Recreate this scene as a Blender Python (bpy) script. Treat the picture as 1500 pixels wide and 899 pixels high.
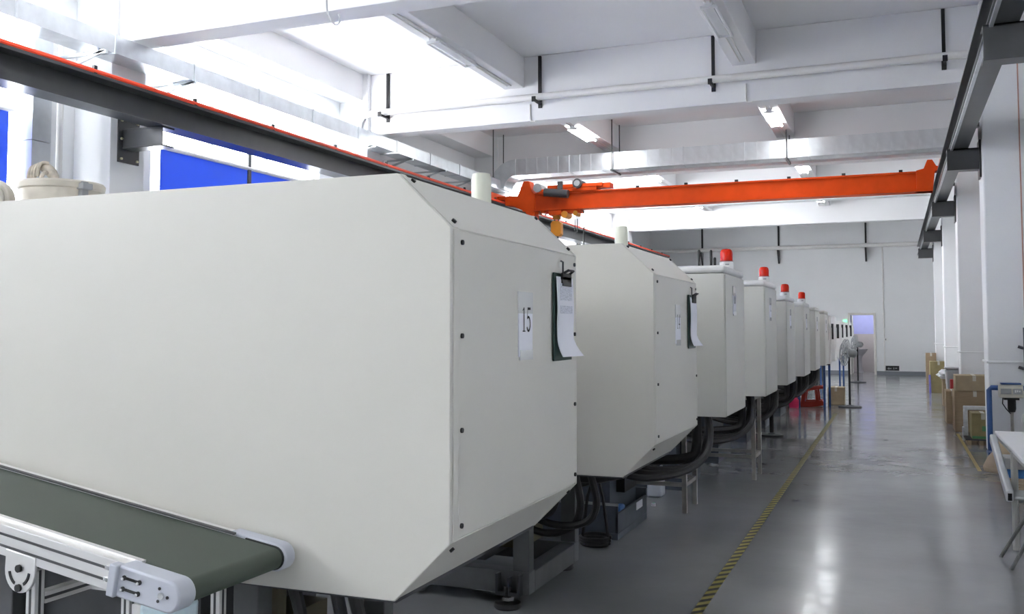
import bpy, bmesh, math, random
from mathutils import Vector, Matrix
random.seed(7)
for o in list(bpy.data.objects): bpy.data.objects.remove(o)
SC = bpy.context.scene
COL = SC.collection
PI = math.pi

# ------------------------------------------------------------------ camera, world, exposure
cam = bpy.data.cameras.new('camera'); cam.lens = 33.0; cam.sensor_width = 36.0
cam.shift_y = -0.02833; cam.clip_end = 200; cam.clip_start = 0.05
co = bpy.data.objects.new('camera', cam); COL.objects.link(co)
co.location = (0, 0, 1.6)
co.rotation_euler = (math.radians(90 + 3.122), 0, math.radians(22.166))
SC.camera = co
SC.view_settings.view_transform = 'Standard'
SC.view_settings.look = 'None'
SC.view_settings.gamma = 1.0
SC.view_settings.use_curve_mapping = False
SC.view_settings.exposure = 0.92
world = bpy.data.worlds.new('world'); SC.world = world; world.use_nodes = True
bg = world.node_tree.nodes['Background']
bg.inputs[0].default_value = (1.0, 0.985, 0.97, 1)
bg.inputs[1].default_value = 14.0
LAMP = 42.0          # emission strength of every lit fluorescent tube

# ------------------------------------------------------------------ materials
MATS = {}
def mat(name, col, rough=0.5, metal=0.0, var=0.06, scale=6.0, bump=0.0, bscale=60.0, spec=0.5, coat=0.0, stretch=(1, 1, 1)):
    if name in MATS: return MATS[name]
    m = bpy.data.materials.new(name); m.use_nodes = True
    nt = m.node_tree; N = nt.nodes; L = nt.links
    b = N['Principled BSDF']
    b.inputs['Roughness'].default_value = rough
    b.inputs['Metallic'].default_value = metal
    b.inputs['Specular IOR Level'].default_value = spec
    b.inputs['Coat Weight'].default_value = coat
    tc = N.new('ShaderNodeTexCoord'); mp = N.new('ShaderNodeMapping')
    mp.inputs['Scale'].default_value = stretch
    L.new(tc.outputs['Object'], mp.inputs['Vector'])
    n = N.new('ShaderNodeTexNoise'); n.inputs['Scale'].default_value = scale; n.inputs['Detail'].default_value = 4
    L.new(mp.outputs['Vector'], n.inputs['Vector'])
    r = N.new('ShaderNodeValToRGB')
    c = Vector(col)
    r.color_ramp.elements[0].position = 0.3; r.color_ramp.elements[1].position = 0.7
    r.color_ramp.elements[0].color = tuple(c * (1 - var)) + (1,)
    r.color_ramp.elements[1].color = tuple(min(1, v * (1 + var)) for v in c) + (1,)
    L.new(n.outputs['Fac'], r.inputs['Fac']); L.new(r.outputs['Color'], b.inputs['Base Color'])
    if bump > 0:
        n2 = N.new('ShaderNodeTexNoise'); n2.inputs['Scale'].default_value = bscale; n2.inputs['Detail'].default_value = 3
        L.new(mp.outputs['Vector'], n2.inputs['Vector'])
        bp = N.new('ShaderNodeBump'); bp.inputs['Strength'].default_value = bump; bp.inputs['Distance'].default_value = 0.02
        L.new(n2.outputs['Fac'], bp.inputs['Height']); L.new(bp.outputs['Normal'], b.inputs['Normal'])
    MATS[name] = m
    return m
def emit(name, col, s):
    if name in MATS: return MATS[name]
    m = bpy.data.materials.new(name); m.use_nodes = True
    b = m.node_tree.nodes['Principled BSDF']
    b.inputs['Base Color'].default_value = (0.9, 0.9, 0.9, 1)
    b.inputs['Emission Color'].default_value = tuple(col) + (1,); b.inputs['Emission Strength'].default_value = s
    MATS[name] = m; return m
def glassy(name, tint=(0.95, 0.97, 1), gloss=0.08):
    m = bpy.data.materials.new(name); m.use_nodes = True
    nt = m.node_tree; N = nt.nodes; L = nt.links; N.remove(N['Principled BSDF'])
    t = N.new('ShaderNodeBsdfTransparent'); t.inputs[0].default_value = tuple(tint) + (1,)
    g = N.new('ShaderNodeBsdfGlossy'); g.inputs['Roughness'].default_value = 0.03
    x = N.new('ShaderNodeMixShader'); x.inputs[0].default_value = gloss
    L.new(t.outputs[0], x.inputs[1]); L.new(g.outputs[0], x.inputs[2]); L.new(x.outputs[0], N['Material Output'].inputs[0])
    MATS[name] = m; return m
def translucent(name, col, fac=0.5):
    m = bpy.data.materials.new(name); m.use_nodes = True
    nt = m.node_tree; N = nt.nodes; L = nt.links; b = N['Principled BSDF']
    b.inputs['Base Color'].default_value = tuple(col) + (1,); b.inputs['Roughness'].default_value = 0.7
    t = N.new('ShaderNodeBsdfTranslucent')
    n = N.new('ShaderNodeTexNoise'); n.inputs['Scale'].default_value = 3
    tc = N.new('ShaderNodeTexCoord'); L.new(tc.outputs['Object'], n.inputs['Vector'])
    r = N.new('ShaderNodeValToRGB'); c = Vector(col)
    r.color_ramp.elements[0].color = tuple(c * 0.93) + (1,); r.color_ramp.elements[1].color = tuple(c) + (1,)
    L.new(n.outputs['Fac'], r.inputs['Fac']); L.new(r.outputs['Color'], b.inputs['Base Color']); L.new(r.outputs['Color'], t.inputs[0])
    x = N.new('ShaderNodeMixShader'); x.inputs[0].default_value = fac
    L.new(b.outputs[0], x.inputs[1]); L.new(t.outputs[0], x.inputs[2]); L.new(x.outputs[0], N['Material Output'].inputs[0])
    MATS[name] = m; return m

W_WALL = mat('white_wall_paint', (0.80, 0.81, 0.82), 0.75, var=0.015, scale=1.2, bump=0.05, bscale=40)
W_CEIL = mat('white_ceiling_paint', (0.83, 0.83, 0.84), 0.8, var=0.015, scale=1.0)
CREAM = mat('cream_machine_paint', (0.63, 0.615, 0.565), 0.42, var=0.02, scale=1.6, bump=0.02, bscale=220)
CREAM_B = mat('grey_white_machine_paint', (0.64, 0.635, 0.59), 0.42, var=0.02, scale=2.0)
WHITE_M = mat('white_machine_paint', (0.80, 0.80, 0.79), 0.4, var=0.02)
DARKBASE = mat('dark_grey_base_paint', (0.055, 0.058, 0.064), 0.5, var=0.15, scale=8)
MIDBASE = mat('mid_grey_base_paint', (0.10, 0.104, 0.108), 0.5, var=0.12, scale=8)
BLUEBASE = mat('blue_grey_base_paint', (0.075, 0.09, 0.115), 0.5, var=0.12, scale=8)
BLACK = mat('black_rubber', (0.012, 0.012, 0.013), 0.5, var=0.2, scale=20)
STEELD = mat('dark_grey_rail_paint', (0.05, 0.052, 0.055), 0.3, var=0.10, scale=5)
GALV = mat('galvanised_sheet', (0.66, 0.69, 0.71), 0.33, metal=0.85, var=0.10, scale=5, bump=0.06, bscale=9)
ALU = mat('aluminium_profile', (0.80, 0.79, 0.78), 0.34, metal=0.6, var=0.03, scale=3)
ALUD = mat('aluminium_groove', (0.10, 0.10, 0.105), 0.5, metal=0.5, var=0.1)
STAIN = mat('stainless_tube', (0.42, 0.40, 0.37), 0.35, metal=0.7, var=0.12, scale=12)
ENDCAP = mat('pale_blue_grey_plastic', (0.50, 0.52, 0.58), 0.45, var=0.03)
BELT = mat('green_belt', (0.050, 0.066, 0.050), 0.5, var=0.06, scale=4)
ORANGE = mat('orange_crane_paint', (0.66, 0.065, 0.004), 0.5, spec=0.2, var=0.08, scale=4)
YELLOWO = mat('yellow_hoist_paint', (0.72, 0.27, 0.015), 0.45, var=0.06)
REDBAR = mat('red_conductor_plastic', (0.85, 0.065, 0.02), 0.45, var=0.05)
REDPL = mat('dark_red_plastic', (0.30, 0.025, 0.012), 0.4, var=0.1)
PINKPL = mat('pink_plastic', (0.75, 0.03, 0.12), 0.4, var=0.1)
CARD = mat('cardboard', (0.34, 0.25, 0.155), 0.85, var=0.07, scale=7, stretch=(1, 1, 6))
CARD2 = mat('pale_cardboard', (0.40, 0.32, 0.205), 0.85, var=0.07, scale=7)
OLIVE = mat('olive_cardboard', (0.30, 0.25, 0.12), 0.85, var=0.1, scale=9)
KRAFT = mat('kraft_paper', (0.50, 0.40, 0.28), 0.85, var=0.08, scale=9, bump=0.3, bscale=14)
WOOD = mat('pallet_wood', (0.40, 0.31, 0.20), 0.8, var=0.18, scale=6, stretch=(1, 8, 1))
PAPER = mat('white_paper', (0.80, 0.81, 0.88), 0.8, var=0.015)
TAPE = mat('clear_tape', (0.68, 0.69, 0.69), 0.25, var=0.03)
INK = mat('black_ink', (0.02, 0.02, 0.025), 0.8, var=0.1)
GREYINK = mat('grey_print', (0.62, 0.64, 0.72), 0.8, var=0.25, scale=60, stretch=(1, 1, 4))
GREENB = mat('dark_green_board', (0.02, 0.055, 0.045), 0.4, var=0.1)
BLUEP = mat('blue_steel_paint', (0.03, 0.085, 0.26), 0.4, var=0.08)
BLUEPL = mat('bright_blue_plastic', (0.04, 0.16, 0.45), 0.4, var=0.08)
VIOLET = mat('violet_film', (0.12, 0.11, 0.42), 0.4, var=0.08)
BEIGE = mat('beige_plastic', (0.58, 0.56, 0.48), 0.45, var=0.03)
NATURAL = mat('translucent_white_plastic', (0.74, 0.75, 0.64), 0.4, var=0.03)
JUGM = mat('milky_jug_plastic', (0.70, 0.74, 0.77), 0.35, var=0.04)
GREYPL = mat('grey_plastic', (0.36, 0.37, 0.38), 0.5, var=0.06)
FOIL = mat('silver_foil', (0.72, 0.74, 0.76), 0.3, metal=0.6, var=0.15, scale=20, bump=0.4, bscale=30)
HOPM = mat('worn_cream_steel', (0.62, 0.58, 0.50), 0.45, metal=0.2, var=0.16, scale=5, stretch=(1, 1, 2))
GLOVEM = mat('grubby_cotton', (0.55, 0.50, 0.42), 0.9, var=0.3, scale=25)
CHROME = mat('chrome', (0.75, 0.75, 0.75), 0.15, metal=1.0, var=0.05)
PLATE = mat('brass_bolt', (0.75, 0.70, 0.5), 0.35, metal=0.8, var=0.05)
SINKM = mat('stainless_sink', (0.50, 0.50, 0.53), 0.4, metal=0.3, var=0.05)
TILEG = mat('grey_tile_wall', (0.47, 0.44, 0.45), 0.6, var=0.06, scale=2)
LAVEN = mat('lavender_panel', (0.40, 0.43, 0.80), 0.7, var=0.03)
DOORW = mat('cream_door_frame', (0.72, 0.70, 0.66), 0.5, var=0.03)
BASEB = mat('grey_baseboard', (0.22, 0.24, 0.27), 0.5, var=0.04)
TABLEW = mat('white_table_top', (0.82, 0.82, 0.83), 0.4, var=0.02)
LEGGREY = mat('grey_leg_paint', (0.46, 0.46, 0.44), 0.45, var=0.06)
CHAIRM = mat('silver_grey_chair_tube', (0.62, 0.64, 0.65), 0.35, metal=0.3, var=0.06)
CHAIRD = mat('dark_chair_tube', (0.16, 0.165, 0.155), 0.4, metal=0.4, var=0.1)
PIPEW = mat('white_pipe_paint', (0.80, 0.79, 0.77), 0.5, var=0.02)
BLIND = translucent('blue_blind_fabric', (0.06, 0.13, 0.44), 0.42)
GLASS = glassy('window_glass')
FRAMEW = mat('white_window_frame', (0.78, 0.79, 0.80), 0.45, var=0.02)
TUBE_ON = emit('lit_tube', (0.95, 0.975, 1.0), LAMP)
TUBE_OFF = mat('unlit_tube', (0.85, 0.86, 0.87), 0.3, var=0.01)
EXITG = emit('green_exit_glow', (0.05, 1.0, 0.30), 1.2)
REDLENS = mat('red_beacon_lens', (0.66, 0.016, 0.002), 0.2, var=0.12, scale=14, coat=0.1, spec=0.3)
YTAPE = mat('plain_yellow_tape', (0.36, 0.27, 0.07), 0.5, var=0.12, scale=10)

# grey epoxy floor: glossy, slightly wavy, with scuffs and faint puddled tone
def floor_mat():
    m = bpy.data.materials.new('grey_epoxy_floor'); m.use_nodes = True
    nt = m.node_tree; N = nt.nodes; L = nt.links; b = N['Principled BSDF']
    tc = N.new('ShaderNodeTexCoord')
    n = N.new('ShaderNodeTexNoise'); n.inputs['Scale'].default_value = 0.9; n.inputs['Detail'].default_value = 6
    L.new(tc.outputs['Object'], n.inputs['Vector'])
    r = N.new('ShaderNodeValToRGB'); r.color_ramp.elements[0].position = 0.3; r.color_ramp.elements[1].position = 0.72
    r.color_ramp.elements[0].color = (0.228, 0.234, 0.238, 1); r.color_ramp.elements[1].color = (0.292, 0.301, 0.306, 1)
    L.new(n.outputs['Fac'], r.inputs['Fac']); L.new(r.outputs['Color'], b.inputs['Base Color'])
    n3 = N.new('ShaderNodeTexNoise'); n3.inputs['Scale'].default_value = 2.2; n3.inputs['Detail'].default_value = 5
    L.new(tc.outputs['Object'], n3.inputs['Vector'])
    mr = N.new('ShaderNodeMapRange'); mr.inputs['From Min'].default_value = 0.3; mr.inputs['From Max'].default_value = 0.7
    mr.inputs['To Min'].default_value = 0.09; mr.inputs['To Max'].default_value = 0.21
    L.new(n3.outputs['Fac'], mr.inputs['Value']); L.new(mr.outputs['Result'], b.inputs['Roughness'])
    n2 = N.new('ShaderNodeTexNoise'); n2.inputs['Scale'].default_value = 5.0; n2.inputs['Detail'].default_value = 2
    L.new(tc.outputs['Object'], n2.inputs['Vector'])
    bp = N.new('ShaderNodeBump'); bp.inputs['Strength'].default_value = 0.10; bp.inputs['Distance'].default_value = 0.02
    L.new(n2.outputs['Fac'], bp.inputs['Height']); L.new(bp.outputs['Normal'], b.inputs['Normal'])
    return m
FLOORM = floor_mat()
# black and yellow diagonal hazard tape
def hazard_mat():
    m = bpy.data.materials.new('hazard_tape'); m.use_nodes = True
    nt = m.node_tree; N = nt.nodes; L = nt.links; b = N['Principled BSDF']
    tc = N.new('ShaderNodeTexCoord'); sp = N.new('ShaderNodeSeparateXYZ'); L.new(tc.outputs['Object'], sp.inputs[0])
    a = N.new('ShaderNodeMath'); a.operation = 'MULTIPLY_ADD'; a.inputs[1].default_value = -1.1
    L.new(sp.outputs['X'], a.inputs[0]); L.new(sp.outputs['Y'], a.inputs[2])
    d = N.new('ShaderNodeMath'); d.operation = 'MULTIPLY'; d.inputs[1].default_value = 1 / 0.125; L.new(a.outputs[0], d.inputs[0])
    f = N.new('ShaderNodeMath'); f.operation = 'FRACT'; L.new(d.outputs[0], f.inputs[0])
    g = N.new('ShaderNodeMath'); g.operation = 'GREATER_THAN'; g.inputs[1].default_value = 0.48; L.new(f.outputs[0], g.inputs[0])
    n = N.new('ShaderNodeTexNoise'); n.inputs['Scale'].default_value = 14; L.new(tc.outputs['Object'], n.inputs['Vector'])
    r = N.new('ShaderNodeValToRGB'); r.color_ramp.elements[0].color = (0.33, 0.28, 0.06, 1); r.color_ramp.elements[1].color = (0.50, 0.44, 0.12, 1)
    L.new(n.outputs['Fac'], r.inputs['Fac'])
    x = N.new('ShaderNodeMix'); x.data_type = 'RGBA'
    L.new(g.outputs[0], x.inputs[0]); x.inputs[6].default_value = (0.035, 0.032, 0.03, 1); L.new(r.outputs['Color'], x.inputs[7])
    L.new(x.outputs[2], b.inputs['Base Color']); b.inputs['Roughness'].default_value = 0.45
    return m
HAZARD = hazard_mat()

# ------------------------------------------------------------------ mesh building
class MB:
    def __init__(s): s.v = []; s.f = []; s.sm = []
    def add(s, vs, fs, smooth=False):
        k = len(s.v); s.v += [Vector(p) for p in vs]
        for f in fs: s.f.append([i + k for i in f]); s.sm.append(smooth)
        return s
    def box(s, x0, x1, y0, y1, z0, z1):
        x0, x1 = sorted((x0, x1)); y0, y1 = sorted((y0, y1)); z0, z1 = sorted((z0, z1))
        return s.add([(x0,y0,z0),(x1,y0,z0),(x1,y1,z0),(x0,y1,z0),(x0,y0,z1),(x1,y0,z1),(x1,y1,z1),(x0,y1,z1)],
                     [(0,3,2,1),(4,5,6,7),(0,1,5,4),(1,2,6,5),(2,3,7,6),(3,0,4,7)])
    def prism(s, poly, axis, a, b):
        # poly: 2D points in the plane normal to axis; 'y': (x,z), 'x': (y,z), 'z': (x,y)
        def P(p, t):
            return {'y': (p[0], t, p[1]), 'x': (t, p[0], p[1]), 'z': (p[0], p[1], t)}[axis]
        n = len(poly)
        vs = [P(p, a) for p in poly] + [P(p, b) for p in poly]
        fs = [tuple(range(n)), tuple(range(2 * n - 1, n - 1, -1))]
        fs += [(i, (i + 1) % n, n + (i + 1) % n, n + i) for i in range(n)]
        return s.add(vs, fs)
    def cyl(s, p0, p1, r, n=16, r1=None, smooth=True):
        return s.tube([p0, p1], r, n, r1, smooth)
    def tube(s, path, r, n=10, r1=None, smooth=True):
        path = [Vector(p) for p in path]; m = len(path)
        rs = [r + ((r1 - r) * i / (m - 1) if r1 is not None else 0) for i in range(m)] if not isinstance(r, (list, tuple)) else list(r)
        T = []
        for i in range(m):
            a = path[max(0, i - 1)]; b = path[min(m - 1, i + 1)]
            T.append((b - a).normalized())
        up = Vector((0, 0, 1)) if abs(T[0].z) < 0.9 else Vector((1, 0, 0))
        u = T[0].cross(up).normalized(); vs = []
        for i in range(m):
            u = (u - T[i] * u.dot(T[i])).normalized(); w = T[i].cross(u)
            for k in range(n):
                a = 2 * PI * k / n + PI / n
                vs.append(path[i] + (u * math.cos(a) + w * math.sin(a)) * rs[i])
        k0 = len(s.v); s.v += vs
        for i in range(m - 1):
            for k in range(n):
                s.f.append([k0 + i*n + k, k0 + i*n + (k+1) % n, k0 + (i+1)*n + (k+1) % n, k0 + (i+1)*n + k]); s.sm.append(smooth)
        s.f.append([k0 + k for k in range(n - 1, -1, -1)]); s.sm.append(False)
        s.f.append([k0 + (m-1)*n + k for k in range(n)]); s.sm.append(False)
        return s
    def lathe(s, prof, c, n=20, smooth=True):
        # prof: [(r, z)] bottom to top, around the vertical axis at c = (x, y, z0)
        k0 = len(s.v)
        for r, z in prof:
            for k in range(n):
                a = 2 * PI * k / n
                s.v.append(Vector((c[0] + r * math.cos(a), c[1] + r * math.sin(a), c[2] + z)))
        for i in range(len(prof) - 1):
            for k in range(n):
                s.f.append([k0 + i*n + k, k0 + i*n + (k+1) % n, k0 + (i+1)*n + (k+1) % n, k0 + (i+1)*n + k]); s.sm.append(smooth)
        s.f.append([k0 + k for k in range(n - 1, -1, -1)]); s.sm.append(False)
        s.f.append([k0 + (len(prof)-1)*n + k for k in range(n)]); s.sm.append(False)
        return s
    def xf(s, M):
        s.v = [M @ p for p in s.v]; return s
    def mesh(s, name, origin):
        me = bpy.data.meshes.new(name)
        me.from_pydata([tuple(p - origin) for p in s.v], [], s.f)
        me.polygons.foreach_set('use_smooth', s.sm); me.update()
        bm = bmesh.new(); bm.from_mesh(me); bmesh.ops.recalc_face_normals(bm, faces=bm.faces); bm.to_mesh(me); bm.free()
        me.set_sharp_from_angle(angle=math.radians(38))
        return me
def smooth(pts, k=6):
    P = [Vector(p) for p in pts]; P = [P[0] * 2 - P[1]] + P + [P[-1] * 2 - P[-2]]; out = []
    for i in range(1, len(P) - 2):
        for j in range(k):
            t = j / k; a, b, c, d = P[i-1], P[i], P[i+1], P[i+2]
            out.append(0.5 * (2*b + (c - a)*t + (2*a - 5*b + 4*c - d)*t*t + (3*b - a - 3*c + d)*t**3))
    return out + [P[-2]]
WL = {}
def bbox(mb):
    xs = [p.x for p in mb.v]; ys = [p.y for p in mb.v]; zs = [p.z for p in mb.v]
    return min(xs), max(xs), min(ys), max(ys), min(zs), max(zs)
def link(name, me, material, parent, wl):
    o = bpy.data.objects.new(name, me); COL.objects.link(o)
    if material and not me.materials: me.materials.append(material)
    o.location = wl - (WL[parent] if parent else Vector())
    if parent: o.parent = parent
    WL[o] = wl
    return o
def build(name, mb, material, parent=None, bevel=0.0, seg=2):
    b = bbox(mb)
    wl = Vector(((b[0]+b[1])/2, (b[2]+b[3])/2, b[4] if not parent else (b[4]+b[5])/2))
    o = link(name, mb.mesh(name, wl), material, parent, wl)
    if bevel:
        md = o.modifiers.new('bevel', 'BEVEL'); md.width = bevel; md.segments = seg; md.limit_method = 'ANGLE'; md.angle_limit = math.radians(40)
        md.harden_normals = False
    return o
def tag(o, label=None, cat=None, group=None, kind=None):
    if label: o['label'] = label
    if cat: o['category'] = cat
    if group: o['group'] = group
    if kind: o['kind'] = kind
    return o
def thing(name, label, cat, loc, group=None):
    o = bpy.data.objects.new(name, None); COL.objects.link(o); o.empty_display_size = 0.1
    o.location = loc; WL[o] = Vector(loc)
    return tag(o, label, cat, group)
def single(name, mb, material, label, cat, group=None, bevel=0.0, kind=None):
    return tag(build(name, mb, material, None, bevel), label, cat, group, kind)
def struct(name, mb, material, parent=None, bevel=0.0):
    o = build(name, mb, material, parent, bevel)
    if not parent: o['kind'] = 'structure'
    return o
KIDS = lambda o: [c for c in bpy.data.objects if c.parent == o]
def copy_tree(o, delta, label=None, group=None, parent=None):
    c = o.copy(); COL.objects.link(c)
    if parent: c.parent = parent; WL[c] = WL[o] + Vector(delta)
    else: c.location = o.location + Vector(delta); WL[c] = WL[o] + Vector(delta)
    for k in KIDS(o): copy_tree(k, delta, parent=c)
    if label: c['label'] = label
    if group: c['group'] = group
    return c
B = lambda *a: MB().box(*a)

# ------------------------------------------------------------------ the hall
XL, XR, YB, YF, ZS = -8.7, 1.7, -4.0, 35.6, 5.9
COLS = [2.70 + 5.56 * k for k in range(6)]            # column / cross beam centres along the hall
floor = struct('floor', B(XL - 0.3, XR + 0.3, YB, YF + 4, -0.15, 0.0), FLOORM)
ceiling = struct('ceiling', B(XL - 0.3, XR + 0.3, YB, YF + 0.3, ZS, ZS + 0.2), W_CEIL)
for y in COLS:
    build('cross_beam', B(XL, XR, y - 0.17, y + 0.17, 4.87, ZS), W_CEIL, ceiling, 0.01)
prev = YB
for y in COLS + [YF]:
    for x in (-5.52, -1.94):
        build('long_beam', B(x - 0.17, x + 0.17, prev + 0.17, y - 0.17, 5.41, ZS), W_CEIL, ceiling, 0.01)
    build('edge_beam', B(XL, XL + 0.45, prev + 0.17, y - 0.17, 5.45, ZS), W_CEIL, ceiling, 0.01)
    prev = y
# far wall with a doorway
DX0, DX1, DH = -1.47, -0.70, 2.10
wf = MB(); wf.box(XL, DX0, YF, YF + 0.2, 0, ZS); wf.box(DX1, XR, YF, YF + 0.2, 0, ZS); wf.box(DX0, DX1, YF, YF + 0.2, DH, ZS)
wall_far = struct('wall_far', wf, W_WALL)
struct('baseboard_far', B(DX1 + 0.08, XR, YF - 0.02, YF, 0, 0.13), BASEB)
struct('baseboard_far_left', B(XL, DX0 - 0.08, YF - 0.02, YF, 0, 0.13), BASEB)
# doorway: frame, folded-back leaf, washroom behind
d1 = tag(thing('door_1', None, None, ((DX0+DX1)/2, YF, 0)), kind='structure')
fr = MB(); fr.box(DX0 - 0.08, DX0, YF - 0.04, YF + 0.2, 0, DH + 0.08); fr.box(DX1, DX1 + 0.08, YF - 0.04, YF + 0.2, 0, DH + 0.08); fr.box(DX0, DX1, YF - 0.04, YF + 0.2, DH, DH + 0.08)
build('door_frame', fr, DOORW, d1, 0.006)
lf = build('door_leaf', B(DX0 + 0.01, DX0 + 0.05, YF + 0.2, YF + 0.95, 0.01, DH - 0.01), DOORW, d1, 0.004)
build('door_handle', MB().cyl((DX0 + 0.05, YF + 0.87, 1.0), (DX0 + 0.11, YF + 0.87, 1.0), 0.012, 8), CHROME, lf)
struct('wall_washroom', MB().box(-2.6, 0.6, YF + 2.2, YF + 2.3, 0, 1.42).box(-2.6, -2.5, YF + 0.2, YF + 2.2, 0, 2.6).box(0.5, 0.6, YF + 0.2, YF + 2.2, 0, 2.6), TILEG)
struct('ceiling_washroom', B(-2.6, 0.6, YF + 0.2, YF + 2.3, 2.6, 2.7), W_CEIL)
struct('wall_washroom_upper', B(-2.6, 0.6, YF + 2.2, YF + 2.3, 1.42, 2.6), LAVEN)  # plain lavender panel filling the upper back of the washroom
wlp = thing('washroom_light_offscreen', 'plain square ceiling light inside the washroom', 'light', (-1.0, YF + 1.2, 2.55))
build('diffuser', B(-1.3, -0.7, YF + 0.9, YF + 1.5, 2.57, 2.60), emit('washroom_diffuser', (1, 1, 1), 12.0), wlp)
build('rim', B(-1.33, -0.67, YF + 0.87, YF + 1.53, 2.585, 2.60), FRAMEW, wlp)
sk = thing('wash_basin', 'grey pedestal wash basin seen through the open doorway', 'sink', (-1.22, YF + 1.6, 0))
build('bowl', MB().lathe([(0.10, 0.62), (0.20, 0.74), (0.27, 0.84), (0.27, 0.87), (0.22, 0.86), (0.12, 0.76)], (-1.22, YF + 1.6, 0), 20), SINKM, sk)
build('pedestal', MB().lathe([(0.12, 0), (0.08, 0.1), (0.07, 0.5), (0.10, 0.64)], (-1.22, YF + 1.6, 0), 14), SINKM, sk)
build('tap', MB().tube([(-1.22, YF + 1.8, 0.86), (-1.22, YF + 1.8, 1.02), (-1.22, YF + 1.68, 1.04), (-1.22, YF + 1.64, 0.98)], 0.014, 8), CHROME, sk)

# left wall: columns, windows with blinds
WT = 5.25
SILL = [3.6, 1.1, 1.1, None, 2.9, 2.9, None]  # unseen first-bay sill and far-bay sills set high to cut down the daylight
wl = MB(); wl.box(XL - 0.25, XL, YB, YF, 0, 1.1); wl.box(XL - 0.25, XL, YB, YF, WT, ZS)
edges = [YB] + COLS + [YF]
WIN = []
for a, b in zip(edges[:-1], edges[1:]):
    y0 = a + (0.95 if a > YB else 0.3); y1 = b - 0.85
    wl.box(XL - 0.25, XL, (a if a == YB else prev_end), y0, 1.1, WT)
    sl_ = SILL[len(WIN)]
    if sl_ != 1.1: wl.box(XL - 0.25, XL, y0, y1, 1.1, sl_ or WT)
    WIN.append((y0, y1)); prev_end = y1
wl.box(XL - 0.25, XL, prev_end, YF, 1.1, WT)
wall_left = struct('wall_left', wl, W_WALL)
for y in COLS: build('column', B(XL, -8.15, y - 0.26, y + 0.26, 0, ZS), W_WALL, wall_left, 0.008)
for i, (y0, y1) in enumerate(WIN):
    zs_ = SILL[i]
    if zs_ is None: continue
    w = tag(thing('window_%d' % (i + 1) + ('_offscreen' if y1 < 3 else ''), None, None, (XL - 0.12, (y0 + y1) / 2, 1.1)), kind='structure')
    f = MB()
    for z in (zs_, WT - 0.06): f.box(XL - 0.18, XL - 0.10, y0, y1, z, z + 0.06)
    f.box(XL - 0.18, XL - 0.10, y0, y1, 3.95, 4.0)
    ny = 3
    for k in range(ny + 1):
        yy = y0 + (y1 - y0 - 0.05) * k / ny
        f.box(XL - 0.18, XL - 0.10, yy, yy + 0.05, zs_ + 0.06, WT - 0.06)
    build('window_frame', f, FRAMEW, w)
    for k in range(ny):
        ya = y0 + (y1 - y0 - 0.05) * k / ny + 0.05; yb = y0 + (y1 - y0 - 0.05) * (k + 1) / ny
        build('pane', B(XL - 0.145, XL - 0.139, ya, yb, zs_ + 0.06, 3.95), GLASS, w)
        build('pane', B(XL - 0.145, XL - 0.139, ya, yb, 4.0, WT - 0.06), GLASS, w)
def blind(y0, y1, label):
    t = thing('roller_blind', label, 'blind', (XL + 0.03, (y0 + y1) / 2, 1.3), 'blue roller blinds on the left windows')
    build('roller', MB().cyl((XL + 0.05, y0 - 0.04, 3.93), (XL + 0.05, y1 + 0.04, 3.93), 0.03, 12), PIPEW, t)
    build('fabric', B(XL + 0.045, XL + 0.05, y0, y1, 1.35, 3.93), BLIND, t)
    build('bottom_bar', B(XL + 0.04, XL + 0.056, y0, y1, 1.32, 1.36), PIPEW, t)
    build('pull_chain', MB().cyl((XL + 0.05, y1 + 0.03, 2.2), (XL + 0.05, y1 + 0.03, 3.93), 0.006, 6), PIPEW, t)
blind(4.0, 7.10, 'blue roller blind beside the galvanised vertical duct')
blind(9.32, 11.06, 'wide blue roller blind right of the crane rail bracket plate')
GUIDE = B(XL + 0.035, XL + 0.07, 11.06, 11.13, 1.3, 4.4)
blind(11.14, 12.6, 'narrow blue roller blind next to the wider blind past the bracket')
build('guide_post', GUIDE, STEELD, wall_left)
# right wall with its columns
wall_right = struct('wall_right', B(XR, XR + 0.25, YB, YF, 0, ZS), W_WALL)
# wall behind the camera
struct('wall_near', MB().box(XL - 0.3, XR + 0.3, YB - 0.2, YB, 0, ZS), W_WALL)
for y in COLS:
    c = build('column', B(1.10, XR, y - 0.30, y + 0.30, 0, ZS), W_WALL, wall_right, 0.02)
    build('chair_rail', B(1.08, XR, y - 0.32, y + 0.32, 1.165, 1.195), W_WALL, c, 0.008)

# ------------------------------------------------------------------ crane rails, brackets, crane
def ibeam(mb, x0, x1, y0, y1, z0, z1, tf=0.022, tw=0.016):
    xm = (x0 + x1) / 2
    mb.box(x0, x1, y0, y1, z0, z0 + tf); mb.box(x0, x1, y0, y1, z1 - tf, z1); mb.box(xm - tw, xm + tw, y0, y1, z0 + tf, z1 - tf)
    return mb
RY0, RY1 = 0.5, 33.2
rr = thing('crane_rail', 'dark grey steel crane rail beam along the right columns', 'crane rail', (0.83, 17, 4.0))
build('runway_beam', ibeam(MB(), 0.72, 0.95, RY0, RY1, 4.0, 4.30), STEELD, rr)
build('rail_bar', B(0.80, 0.87, RY0, RY1, 4.30, 4.34), GALV, rr)
ends = [RY0] + [v for y in COLS for v in (y - 0.101, y + 0.101)] + [RY1]
for ya, yb in zip(ends[0::2], ends[1::2]):
    if yb > ya: build('conductor_strip', B(0.735, 0.765, ya, yb, 3.975, 4.0), GALV, rr)
rl = thing('crane_rail', 'grey steel crane rail beam with a red conductor bar along the left columns', 'crane rail', (-7.65, 17, 3.9))
build('runway_beam', ibeam(MB(), -7.78, -7.50, RY0, RY1, 3.88, 4.18), STEELD, rl)
build('rail_bar', B(-7.68, -7.61, RY0, RY1, 4.18, 4.22), STEELD, rl)
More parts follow.
